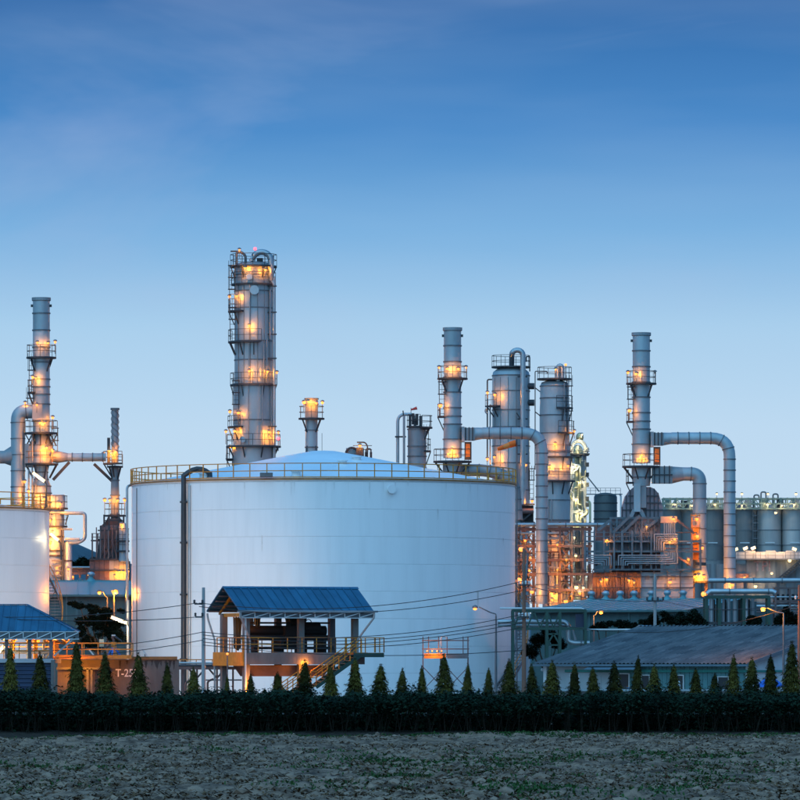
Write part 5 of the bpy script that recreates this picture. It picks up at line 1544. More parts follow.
    # lamps
    for (x, y, ly, p_) in ((38.5, 344, -1.6, 60), (37, 379.5, -1.5, 70), (33.5, 378, -1.2, 20), (49, 344, -1.0, 22), (38, 406, -1.6, 16), (41, 424, -1.9, 45), (46, 424, -1.6, 60),
                           (48, 449, -1.9, 90), (54, 452, -1.6, 70), (52, 505, -2.6, 45), (62, 505, -2.4, 40), (52, 521, -2.5, 70), (54, 533, -2.6, 120), (52, 544, -2.6, 140), (30, 492, -1.8, 40), (38, 496, -1.8, 60), (70, 570, -2.8, 70), (46, 500, -2.6, 70)):
        lamp(t, x, y, ly, p_ * (1.9 if y > 440 else 1.1), .7)
    for (x, y) in ((55.5, 342.5), (25.5, 403.5), (53, 418), (25, 482)): lamp(t, x, y, -.4, 12, 1.1, .14)
unit_left()
def slim_stack():
    t = Thing('heater_stack', 'slim stack with spiral strakes above a dark red heater at left', 'chimney stack', 115, 512)
    r = t.px(3.5)
    shell(t, [409, 425, 441, 463], 7, CLAD2, ring=0, seg=16)
    t.add('stack_lip', MB().ring(r - .05, r + .1, t.z(409) - .1, t.z(409) + .1, seg=16), STEEL)
    for ph in (0, 2.094, 4.189):
        pts = []
        for k in range(40):
            a = ph + k / 39 * 2 * math.pi * 2.0; z = t.z(411) + (t.z(448) - t.z(411)) * k / 39
            pts.append(((r + .05) * math.sin(a), -(r + .05) * math.cos(a), z))
        t.add('spiral_strake', MB().tube(pts, .028, 5), STEEL)
    platform(t, 463, 3.5, 12, -160, 40, brackets=2); platform(t, 466, 3.5, 8)
    shell(t, [466, 480, 495, 514, 530], [8, 8, 8.5, 8.5, 9], CLAD2, seg=16)
    t.add('heater_hood', MB().poly([(t.dx(101), t.z(527)), (t.dx(126), t.z(527)), (t.dx(121), t.z(519)), (t.dx(109), t.z(519))], -1.3, 1.6), RSTEEL)
    for xx in (105, 110, 119.5, 124.5): beams(t, [(xx, 515, -1.5, xx, 527, -1.5)], .16, DSTEEL, 'support_post')
    beams(t, [(105, 527, -1.55, 110, 516, -1.55), (124.5, 527, -1.55, 119.5, 516, -1.55), (105, 521, -1.55, 124.5, 521, -1.55)], .1, DSTEEL, 'support_brace')
    for k in range(7): beams(t, [(98 + k * 4, 528 + (k % 2) * 3, -2.7, 98 + k * 4, 559, -2.7)], .10, (RSTEEL, STEEL)[k % 2], 'heater_pipe')
    pipe(t, [(109, 465, -.6), (109, 438, -.6)], 3, DSTEEL)
    for (x, y, p_) in ((104, 455, 60), (110, 452, 70), (113, 456, 90), (117, 453, 50)): lamp(t, x, y, -1.1, p_, .5)
    beams(t, [(94, 464, 0, 112, 481, 0)], .28, DSTEEL, 'strut')
    platform(t, 515, 4, 11, brackets=0); platform(t, 524, 4, 10.5, brackets=0, rail=False)
    lamp(t, 105, 500.5, -.5, 40, 1.3, .22); lamp(t, 125, 500.5, -.5, 30, 1.3, .18); lamp(t, 110.5, 501, -1.2, 45, .6); lamp(t, 118.5, 501, -1.2, 55, .6)
    # hip shaped radiant box of ribbed panels
    z0, z1, z2 = t.z(560), t.z(526), t.z(522)
    xs = [99.5, 104.5, 110, 115.5, 121, 126]
    for k in range(5):
        a, b = t.dx(xs[k]), t.dx(xs[k + 1])
        ta = t.dx(106 + (xs[k] - 106) * .75 + 1); tb = t.dx(106 + (xs[k + 1] - 106) * .75 + 1)
        t.add('heater_panel', MB().slab((a + .03, -2.2, z0), (b - .03, -2.2, z0), (tb - .03, -1.4, z1), (ta + .03, -1.4, z1), .12), RSTEEL)
        t.add('panel_rib', MB().bar((a, -2.36, z0), (ta, -1.56, z1), .14), DSTEEL)
    t.add('heater_core', MB().box(t.dx(100.5), t.dx(125), -1.3, 2.4, 0, z1), DARK)
    for yy in (531, 540, 550): beams(t, [(99, yy, -2.2, 127, yy, -2.2)], .13, DSTEEL, 'stiffener')
    beams(t, [(101, 559, -2.5, 113, 527, -2.0), (104, 559, -2.5, 116, 540, -2.2), (112, 558, -2.5, 106, 540, -2.2), (119, 558, -2.5, 113, 540, -2.2)], .18, RSTEEL, 'brace')
    # lower box panels
    for k in range(8):
        a = 91 + k * 4.9
        pbox(t, 'lower_panel', a + .15, a + 4.75, 560, 581, -2.6, -2.4, RSTEEL if k < 4 else CLAD2)
        pbox(t, 'lower_panel', a + .15, a + 4.75, 581.3, 712, -2.6, -2.4, RSTEEL)
    pbox(t, 'lower_core', 91.5, 129, 561, 712, -2.35, 2.4, DARK)
    beams(t, [(91, 560, -2.7, 130, 560, -2.7), (91, 571, -2.7, 130, 571, -2.7)], .16, DSTEEL, 'stiffener')
    # side gallery
    for yy in (541, 558): pbox(t, 'gallery_deck', 92, 101, yy - .6, yy + .6, -2.0, -.6, DSTEEL)
    for xx in (93.5, 99): beams(t, [(xx, 534, -2, xx, 560, -2)], .14, RSTEEL, 'gallery_post')
    for yy in (534, 537.5): beams(t, [(92.5, yy, -2, 101, yy, -2)], .06, DSTEEL, 'rail')
    t.add('side_vessel', MB().lathe([(t.px(4), t.z(562)), (t.px(4), t.z(527)), (t.px(3), t.z(524))], t.dx(124.5), -2.9, 14), CLAD)
    for yy in (541, 551): platform(t, yy, 4, 6.5, cx=t.dx(124.5), cyy=-2.9, brackets=0)
    for (x, y, p_) in ((121, 573, 90), (125.5, 573, 90), (130, 572, 60), (123, 525.5, 50), (117, 577, 40)): lamp(t, x, y, -3.4, p_, .5)
slim_stack()

# ---------------------------------------------------------------- the tallest column
def tall_column():
    t = Thing('distillation_column', 'tallest distillation column with gooseneck pipe and lit platforms', 'column', 253.5, 520)
    w = 37.5
    shell(t, [266, 275, 284, 291, 308, 341], 38, CLAD, ring=.05, seg=32)
    shell(t, [341, 360, 384], 38, CLAD, ring=.05, seg=32)
    shell(t, [384, 420, 446], 40, CLAD, ring=.05, seg=32)
    shell(t, [446, 470, 560, 681], 43, CLAD, ring=.05, seg=32)
    # insulation seams: vertical straps
    R = t.px(19)
    for a in (-50, -28, -8, 14, 36, 58):
        r = math.radians(a); t.add('cladding_strap', MB().bar(((R + .02) * math.sin(r), -(R + .02) * math.cos(r), t.z(384)), ((R + .02) * math.sin(r), -(R + .02) * math.cos(r), t.z(286)), .06), STEEL)
    t.add('top_head', MB().lathe([(t.px(19), t.z(266)), (t.px(17), t.z(263.5)), (t.px(10), t.z(262)), (.05, t.z(261.5))], seg=28), CLAD2)
    platform(t, 266, 18, 23.5, brackets=6); platform(t, 284, 19, 22.5, brackets=0)
    platform(t, 311, 19, 25.5, -110, -30, brackets=2); platform(t, 341.5, 19, 25.5, -120, 20, brackets=4)
    platform(t, 384.5, 19, 23.5, brackets=6); platform(t, 426.5, 20, 26, -110, -30, brackets=2, h=1.0)
    platform(t, 446, 20, 27.5, brackets=8); platform(t, 459, 21, 27.5, -115, -70, brackets=1)
    # gooseneck overhead line
    P = [(t.dx(252), -1.2, t.z(262)), (t.dx(253), -1.2, t.z(258))] + [(t.dx(262) + t.px(9) * math.cos(math.radians(a)), -1.2, t.z(261) + t.px(8) * math.sin(math.radians(a)) * 1.0) for a in range(170, -1, -17)] + [(t.dx(271.3), -1.2, t.z(272)), (t.dx(271.3), -1.0, t.z(281))]
    t.add('overhead_pipe', MB().tube(P, t.px(3.0), 16), SILVER)
    t.add('overhead_pipe', MB().tube([(t.dx(274.3), -1.0, t.z(277)), (t.dx(274.3), -1.0, t.z(560))], t.px(1.7), 14), SILVER)
    t.add('pipe_elbow', MB().tube([(t.dx(271.3), -1.0, t.z(279)), (t.dx(272.5), -1.0, t.z(282)), (t.dx(274.3), -1.0, t.z(285))], t.px(2.2), 12), SILVER)
    for yy in (287, 313, 335, 359, 386, 427): beams(t, [(268, yy, -1.2, 277, yy, -1.2)], .12, DSTEEL, 'pipe_guide')
    for xx, y0, y1, ww in ((249.5, 345, 384, 1.0), (250.5, 286, 341, 1.0), (267.5, 341, 384, 1.6), (264.5, 345, 384, 1.1), (263, 386, 446, 1.2), (249, 386, 446, 1.0), (271.5, 386, 446, 1.5), (270.5, 290, 340, 1.4)):
        pipe(t, [(xx, y0, -t.px(20.5) * math.sqrt(max(0, 1 - ((xx - 253.5) / 20.6) ** 2)) - .12), (xx, y1, -t.px(20.5) * math.sqrt(max(0, 1 - ((xx - 253.5) / 20.6) ** 2)) - .12)], ww, CLAD2)
    # davit and vent pipes on top
    t.add('davit', MB().tube(fillet([(t.dx(237), -1.5, t.z(266)), (t.dx(237), -1.5, t.z(254)), (t.dx(240), -1.5, t.z(252.5)), (t.dx(246), -1.5, t.z(256)), (t.dx(246), -1.5, t.z(284))], .6), .13, 8), STEEL)
    beams(t, [(231, 252.5, -1.5, 241, 252.5, -1.5)], .14, DSTEEL, 'davit_beam')
    pbox(t, 'valve_box', 257, 263, 258.5, 265.5, -.8, .4, DSTEEL)
    # manways
    for (x, y, rr) in ((255, 291.5, 4.6), (250, 278.5, 3.0), (243, 440.5, 3.0)):
        u = (x - 253.5) / 19.5; ly = -t.px(19.5) * math.sqrt(1 - u * u)
        m_ = t.add('manway', MB().tube([(t.dx(x), ly + .3, t.z(y)), (t.dx(x), ly - .35, t.z(y))], t.px(rr) * .85, 16), CLAD2)
        MB().tube([(t.dx(x), ly - .35, t.z(y)), (t.dx(x), ly - .45, t.z(y))], t.px(rr), 16).build('manway_cover', SILVER, m_)
    ladder(t, 232.5, 266, 311, -1.2); ladder(t, 233, 311, 341, -1.2); ladder(t, 236.5, 386, 426, -1.6); ladder(t, 230, 459, 480, -1.0)
    for (x, y, p_) in ((246, 270.5, 80), (266, 272, 80), (236.5, 298, 60), (250, 327.5, 90), (250, 372.5, 90), (268, 373, 80), (238.5, 414, 60), (239.5, 414, 30), (235, 432, 60), (269.5, 433, 80), (270, 439, 40), (230, 447.5, 40), (240, 252, 15)):
        u = (x - 253.5) / 21; ly = -t.px(21) * math.sqrt(max(0, 1 - u * u)) - .6
        lamp(t, x, y, ly, p_, .8)
    for (x, y, p_) in ((229.5, 297, 10), (277, 373, 15), (226, 432, 60), (278.5, 433, 30), (230, 412, 8)): lamp(t, x, y, -.3, p_, 1.2, .16)
    for x, y in ((255.3, 249.5), (278.5, 439)):
        o = t.add('beacon', MB().tube([(t.dx(x), -1.0, t.z(y) - 1.2), (t.dx(x), -1.0, t.z(y) - .1)], .04, 6), STEEL); MB().ball((t.dx(x), -1.0, t.z(y)), .17, 8, 6).build('beacon_lens', REDL, o)
tall_column()
def small_stack():
    t = Thing('short_stack', 'short grey stack with one lit platform behind the tank roof', 'chimney stack', 311.5, 512)
    shell(t, [398.5, 404, 418], 13, CLAD2); shell(t, [418, 430, 447, 500, 681], 12.2, CLAD)
    platform(t, 418, 6.2, 13); lamp(t, 308.5, 402.5, -1.2, 80, .8); lamp(t, 316.5, 404, -1.1, 60, .8); lamp(t, 304, 403, -1.0, 40, .9, .18); lamp(t, 322.5, 403, -.5, 20, 1.1, .17)
    for a in (45, 135, 225, 315):
        r = math.radians(a); t.add('base_rib', MB().bar((t.px(7.2) * math.sin(r), -t.px(7.2) * math.cos(r), t.z(452)), (t.px(6.2) * math.sin(r), -t.px(6.2) * math.cos(r), t.z(446)), .1), DSTEEL)
    g = Thing('condenser_skid', 'dark condenser with bent pipes peeking above the tank roof', 'equipment', 358, 505)
    g.add('shell', MB().tube([(g.dx(346), 0, g.z(453)), (g.dx(364), 0, g.z(453))], g.px(5), 16), CLAD2)
    g.add('hoop_pipe', MB().tube(arc((g.dx(352), -.6, g.z(454)), g.px(6), 190, 0, 12), .11, 8), DSTEEL)
    pipe(g, [(357, 442.5, -.5), (365, 442.5, -.5), (367.5, 446, -.5), (367.5, 462, -.5)], 1.4, DSTEEL); pipe(g, [(366, 460, -.5), (366, 449, -.5), (371, 449, -.5), (371, 470, -.5)], 1.3, DSTEEL)
    for xx in (347, 354, 361, 366, 371): beams(g, [(xx, 452, 0, xx, 712, 0)], .22, STEEL, 'support')
    for yy in (446, 450): beams(g, [(353, yy, -.9, 372, yy, -.9)], .06, DSTEEL, 'rail')
    pbox(g, 'gear_box', 356, 363, 448, 456, -1.2, .4, DSTEEL)
    lamp(g, 360, 446.5, -1.4, 60, .6, .2)
small_stack()
def mid_column():
    t = Thing('absorber_column', 'short grey column with a bent overhead pipe, left of the middle stack', 'column', 417, 520)
    cx = 0
    shell(t, [429, 446, 456, 468, 560, 681], 18.5, CLAD2)
    t.add('top_head', MB().lathe([(t.px(9.2), t.z(429)), (t.px(7), t.z(426.5)), (.05, t.z(425.5))], seg=22), CLAD2)
    platform(t, 427, 8, 15.5, 20, 170, brackets=2); platform(t, 426, 7, 10.5, -170, 20, brackets=0); platform(t, 450.5, 9.2, 14, 50, 130, brackets=1)
    pipe(t, [(414, 424, -.3), (414, 414.5, -.3), (397.7, 414.5, -.3), (397.7, 470, -.3)], 3.2, CLAD, 'overhead_pipe', fil=.9)
    pipe(t, [(404, 416, -.8), (404, 470, -.8)], 2.4, CLAD2)
    for yy in (437,): beams(t, [(395, yy, -.5, 406, yy, -.5)], .15, DSTEEL, 'pipe_guide')
    for x, y0 in ((410, 415), (413, 413.5), (417, 414), (420.5, 416), (415, 419)): pbox(t, 'valve', x - 1.4, x + 1.4, y0, y0 + 11, -.6, .4, DSTEEL)
    pipe(t, [(403, 411, -.8), (403.5, 416, -.8)], 1.2, DSTEEL)
    t.add('flag_pole', MB().tube([(t.dx(411), -.4, t.z(426)), (t.dx(411), -.4, t.z(408))], .03, 6), DSTEEL)
    t.add('pennant', MB().tube([(t.dx(410.8), -.4, t.z(410)), (t.dx(417), -.4, t.z(408.2))], [.07, .16], 8), mat('red_pennant', (.55, .06, .05), .7))
    ladder(t, 426.5, 429, 450, -.4, .4); pipe(t, [(430.5, 428, 0), (430.5, 415, 0)], .4, STEEL, 'vent_rod')
mid_column()

# ---------------------------------------------------------------- twin boiler stacks with big bent ducts (middle and right)
def boiler_stack(label, x, y_top, dxduct, yv, right, Y):
    """x centre, y_top, duct centre column right end, floor row of the upper duct"""
    t = Thing('boiler_stack', label, 'chimney stack', x, Y, 'twin boiler stacks')
    w = 17.4
    k = y_top
    top_stack(t, x, w, k, [k + 15.5, k + 31.5], k + 47, k + 48)
    shell(t, [k + 47, k + 62, k + 77.5, k + 86, k + 94], w, CLAD)
    shell(t, [k + 94, k + 109], w + .6, CLAD)
    shell(t, [k + 109, k + 119, k + 128], w + 1.0, CLAD)
    r = t.px(w) / 2
    ladder(t, x - w / 2 - 1.8, k + 49, k + 86, -.3)
    platform(t, k + 86, w / 2, w / 2 + 6.5, -125, -60, brackets=1)
    # upper duct
    pbox(t, 'duct_flange', x + 9, x + 12, k + 97, k + 112, -.9, .9, CLAD2)
    pbox(t, 'damper_box', x + 12, x + 22, k + 98, k + 110.5, -.75, .75, CLAD2)
    for xx in (x + 13, x + 16.5, x + 20): beams(t, [(xx, k + 97.5, -.8, xx, k + 111, -.8)], .1, DSTEEL, 'damper_rib')
    t.add('duct_cone', MB().tube([(t.dx(x + 21.5), 0, t.z(k + 104)), (t.dx(x + 31), 0, t.z(k + 103.2))], [t.px(6.6), t.px(5.6)], 18), CLAD)
    pipe(t, [(x + 30, k + 103.2, 0), (dxduct, k + 103.2, 0), (dxduct, yv, 0)], 11.8, CLAD, 'exhaust_duct', fil=1.75, joints=1.02, seg=22)
    # working platform, hopper and cabinet
    platform(t, k + 131, w / 2, w / 2 + 10.5, brackets=8, bh=1.1)
    pbox(t, 'cabinet_cage', x + 12, x + 19, k + 112, k + 130, -.35, -.25, DSTEEL)
    pbox(t, 'cabinet_back', x + 13.4, x + 17.6, k + 114, k + 127, -.42, -.36, mat('orange_lit_panel', (.42, .15, .02), .6))  # orange light inside the cabinet put into the panel colour
    shell(t, [k + 131, k + 142, k + 151], [w + 2, w + 2, w], CLAD)
    platform(t, k + 147, 9, 15.5, -120, -60, brackets=1)
    for (xx, yy, ly, p_) in ((x - 5.5, k + 40, -1.5, 75), (x + 5.5, k + 40, -1.5, 75 if not right else 0), (x - .5, k + 121, -1.7, 110)):
        if p_: lamp(t, xx, yy, ly, p_, .8)
    for xx in (x - 5, x - 1.5, x + 2, x + 5): lamp(t, xx, k + 126.5, -1.45, 7, .3, .07)
    lamp(t, x - 13.5, k + 38, -.3, 8, 1.1, .13); lamp(t, x + 13.5, k + 38, -.3, 8 if not right else 0, 1.1, .1, None if not right else GLASS)
    lamp(t, x - w / 2 - 3.5, k + 76, -.9, 60, .9, .24)
    return t
st4 = boiler_stack('middle boiler stack with high bent duct, just right of the tank roof', 452.5, 330, 541.8, 604, False, 500)
shell(st4, [481, 500, 560, 681], [17.4, 22, 22, 22], CLAD2)
pipe(st4, [(462, 470, .5), (490, 470, .5), (514, 480, .5), (517, 520, .5)], 12, CLAD2, 'lower_duct', fil=2.2, joints=1.0, seg=20)
for xx, yy in ((540, 603), (533.5, 601)): pass
lamp(st4, 531.5, 592, -1.4, 190, .8, .26); lamp(st4, 529, 571, -1.4, 50, .8, .12); lamp(st4, 520.8, 549.5, -1.6, 130, .9, .26)
st5 = boiler_stack('right boiler stack with high bent duct above the panelled boiler house', 641.3, 335, 729.6, 590, True, 500)
lamp(st5, 731.2, 585, -1.3, 150, .6, .27)

def boiler_house():
    t = Thing('boiler_house', 'stepped boiler house of ribbed panels, trusses and nested pipes under the right stack', 'boiler house', 645, 500)
    # shouldered casing in vertical ribbed panels
    prof = [(622, 507), (624, 499), (628, 492), (633, 487), (652, 487), (657, 491), (661, 498), (663, 507)]
    xs = [622, 626, 630, 634, 638, 642, 646, 650, 654, 658, 663]
    px_, py_ = [p[0] for p in prof], [p[1] for p in prof]
    for a, b in zip(xs, xs[1:]):
        ya, yb = np.interp(a, px_, py_), np.interp(b, px_, py_)
        t.add('casing_panel', MB().poly([(t.dx(a) + .02, t.z(521)), (t.dx(b) - .02, t.z(521)), (t.dx(b) - .02, t.z(yb)), (t.dx(a) + .02, t.z(ya))], -.2, 2.6), MAUVE)
        t.add('casing_rib', MB().bar((t.dx(a), -.28, t.z(521)), (t.dx(a), -.28, t.z(ya)), .09), DSTEEL)
    for yy in (496, 503, 510): 
        lo, hi = 622 + max(0, (507 - yy)) * .55, 663 - max(0, (507 - yy)) * .45
        beams(t, [(lo, yy, -.3, hi, yy, -.3)], .08, DSTEEL, 'stiffener')
    pbox(t, 'riser_duct', 633.5, 640, 484, 512, -.9, -.3, CLAD); pbox(t, 'riser_duct', 640.3, 646, 484, 508, -.7, -.3, CLAD2)
    for s_ in (-1, 1): t.add('duct_flare', MB().bar((t.dx(637 + s_ * 3), -.6, t.z(510)), (t.dx(637 + s_ * 8), -.6, t.z(520)), .35), CLAD2)
    # truss fronted box
    xs = np.linspace(610, 660, 9)
    for i, (a, b) in enumerate(zip(xs, xs[1:])):
        for (y0, y1) in ((519, 535), (535.3, 551)):
            pbox(t, 'box_panel', a + .2, b - .2, y0, y1, -1.2, -1.0, MAUVE)
        beams(t, [(a, 519, -1.35, b, 534, -1.35), (b, 519, -1.35, a, 534, -1.35), (a, 551, -1.35, (a + b) / 2, 536, -1.35), ((a + b) / 2, 536, -1.35, b, 551, -1.35)], .10, STEEL, 'brace')
        beams(t, [(a, 518, -1.4, a, 552, -1.4)], .17, STEEL, 'truss_post')
    pbox(t, 'box_core', 611, 660, 519.5, 712, -.95, 4, RSTEEL)
    for yy in (518.5, 535, 551.5): beams(t, [(609, yy, -1.4, 661, yy, -1.4)], .2, STEEL, 'truss_chord')
    for k in range(9):      # small bore lines and cable trays over the box front
        xx = 612 + k * 5.4; beams(t, [(xx, 553, -1.6, xx, 569, -1.6)], .12, (RSTEEL, STEEL, CLAD2)[k % 3], 'hanger')
    for k in range(10): pbox(t, 'soot_blower', 594 + k * 10.2, 597 + k * 10.2, 559 + (k % 3), 566, -1.9, -1.2, (DSTEEL, RSTEEL, STEEL)[k % 3])
    beams(t, [(597, 531, -1.8, 609, 521, -1.8), (612, 533, -1.8, 629, 517, -1.8), (622, 533, -1.8, 639, 516, -1.8), (641, 532, -1.8, 657, 520, -1.8)], .26, STEEL, 'inclined_duct')
    # galleries
    for yy, x0, x1 in ((542, 583, 700), (552, 585, 700), (570, 592, 700)):
        pbox(t, 'gallery_beam', x0, x1, yy - .9, yy + .9, -2.4, -2.1, STEEL)
        pbox(t, 'gallery_deck', x0, x1, yy - .2, yy + .6, -2.05, -.6, DSTEEL)
    for xx in (584, 593.5, 603, 613, 621, 631, 640, 650, 663, 675.5, 690, 699): beams(t, [(xx, 531 if xx < 660 else 540, -2.45, xx, 570, -2.45)], .17, STEEL, 'gallery_post')
    for yy in (533, 537): beams(t, [(584, yy, -2.45, 652, yy, -2.45)], .08, STEEL, 'rail')
    pbox(t, 'side_duct', 596, 610, 527, 541, -.4, 1.5, RSTEEL)
    # nested bent pipes
    def nest(x0, x1, y0, y1, n, dx_, dy_, flip=False, m=CLAD2):
        for k in range(n):
            if not flip: pts = [(x0 + 0, y0 + k * dy_, -2.75), (x1 - k * dx_, y0 + k * dy_, -2.75), (x1 - k * dx_, y1, -2.75)]
            else: pts = [(x0 + k * dx_, y1, -2.75), (x0 + k * dx_, y0 + k * dy_, -2.75), (x1, y0 + k * dy_, -2.75)]
            pipe(t, pts, 1.25, m, 'nested_pipe', fil=.08, seg=8)
    nest(587, 610, 556, 566, 5, 2.3, 2.0)
    nest(617.5, 665, 556, 566, 5, 2.2, 2.0, True)
    nest(653, 676, 535, 551, 5, 2.2, 2.2, True)
    for k in range(5): pipe(t, [(667 + k * 2.2, 553, -2.75), (667 + k * 2.2, 556 + k * 2, -2.75), (660, 556 + k * 2 + .5, -2.75)], 1.25, CLAD2, 'nested_pipe', fil=.08, seg=8)
    # pipe bank, the warm lamp light on its cap put into the colour
    pbox(t, 'bank_cap', 659.5, 675.5, 517, 523.5, -2.3, 0, mat('orange_lit_sheet', (.55, .36, .24), .6))
    for k in range(6): pipe(t, [(663 + k * 2.1, 523, -2.5), (663 + k * 2.1, 541, -2.5)], 1.3, CLAD2, 'bank_pipe', seg=8)
    beams(t, [(675, 520, -2.3, 693, 534, -2.3), (676, 557, -2.3, 690, 566, -2.3)], .2, RSTEEL, 'brace')
    for yy in (533, 545, 549): pipe(t, [(662, yy, -2.0), (696, yy, -2.0)], 1.0, RSTEEL)
    # lower boxes: panelled right half, louvred glowing left half
    for i in range(4):
        a = 640 + i * 13.1
        for (y0, y1) in ((572.5, 584), (584.4, 597), (597.4, 712)):
            pbox(t, 'wall_panel', a + .2, a + 12.9, y0, y1, -1.7, -1.5, PALES)
        pbox(t, 'wall_post', a - .6, a + .6, 571, 712, -1.95, -1.72, STEEL)
        pbox(t, 'hatch', a + 4, a + 8.5, 575.5, 580, -1.8, -1.72, CLAD2)
    for i in range(4):
        a = 592 + i * 12
        for k in range(3): pbox(t, 'louvre_panel', a + k * 4 + .3, a + k * 4 + 3.7, 572.5, 598, -1.6 + (k % 2) * .25, -1.3 + (k % 2) * .25, RSTEEL)
        pbox(t, 'wall_post', a - .5, a + .5, 571, 712, -1.95, -1.65, RSTEEL)
        pbox(t, 'base_panel', a + .2, a + 11.8, 598.3, 712, -1.6, -1.3, RSTEEL)
    for yy in (577, 588): beams(t, [(592, yy, -2.0, 692, yy, -2.0)], .1, DSTEEL, 'stiffener')
    pbox(t, 'house_core', 593, 692, 573, 712, -1.2, 5, RSTEEL)
    # lower bent duct with flared foot
    pbox(t, 'damper_box', 652, 672, 466.5, 483.5, -.75, .75, CLAD2)
    for xx in (654, 659, 664, 669): beams(t, [(xx, 466, -.85, xx, 484, -.85)], .1, DSTEEL, 'damper_rib')
    beams(t, [(652, 475, -.85, 672, 475, -.85)], .09, DSTEEL, 'damper_rib')
    t.add('duct_cone', MB().tube([(t.dx(671), 0, t.z(475)), (t.dx(683), 0, t.z(474))], [t.px(8.8), t.px(6.8)], 18), CLAD2)
    pipe(t, [(682, 474, 0), (699.6, 474, 0), (699.6, 568, 0)], 13.6, CLAD, 'exhaust_duct', fil=1.7, joints=1.4, seg=22)
    t.add('duct_foot', MB().lathe([(t.px(9.5), t.z(582)), (t.px(9), t.z(577)), (t.px(6.8), t.z(567))], t.dx(699.6), 0, 20), CLAD)
    t.add('foot_ring', MB().ring(t.px(8.8), t.px(10.4), t.z(582) - .1, t.z(582) + .1, t.dx(699.6), 0, 20), DSTEEL)
    for xx in (693, 706): beams(t, [(xx, 582, 0, xx, 712, 0)], .3, RSTEEL, 'duct_leg')
    # yellow caged ladder beside the duct
    ladder(t, 694.5, 518, 562, -1.2, .6, True, YEL)
    pbox(t, 'yellow_screen', 692.5, 697.5, 527, 560, -.95, -.88, YEL)
    for (x, y, ly, p_, r_) in ((695.5, 519.5, -1.6, 60, .2), (696, 536.5, -1.6, 70, .2), (701, 548.3, -1.6, 50, .2), (600, 582, -2.2, 38, .12), (606, 580, -2.2, 42, .12), (628, 581, -2.2, 45, .12), (633, 583, -2.2, 35, .12),
                               (668.5, 582.5, -2.6, 45, .22), (672, 520, -2.9, 50, .14), (668, 543, -3.2, 36, .14), (673, 540, -3.2, 30, .12), (606, 541, -2.4, 60, .16), (702.5, 594.5, -1.8, 120, .25), (703, 577, -1.6, 190, .22), (694, 577, -1.5, 150, .14), (687, 560, -2.4, 50, .14), (645, 528, -3.2, 25, .1)):
        lamp(t, x, y, ly, p_, .5, r_)
    t.add('vent_ball', MB().ball((t.dx(697.5), -1.6, t.z(575)), t.px(2.6), 12, 8), CLAD)
    beams(t, [(694, 564, -1.8, 705, 564.5, -1.8)], .3, DSTEEL, 'valve_train')
boiler_house()

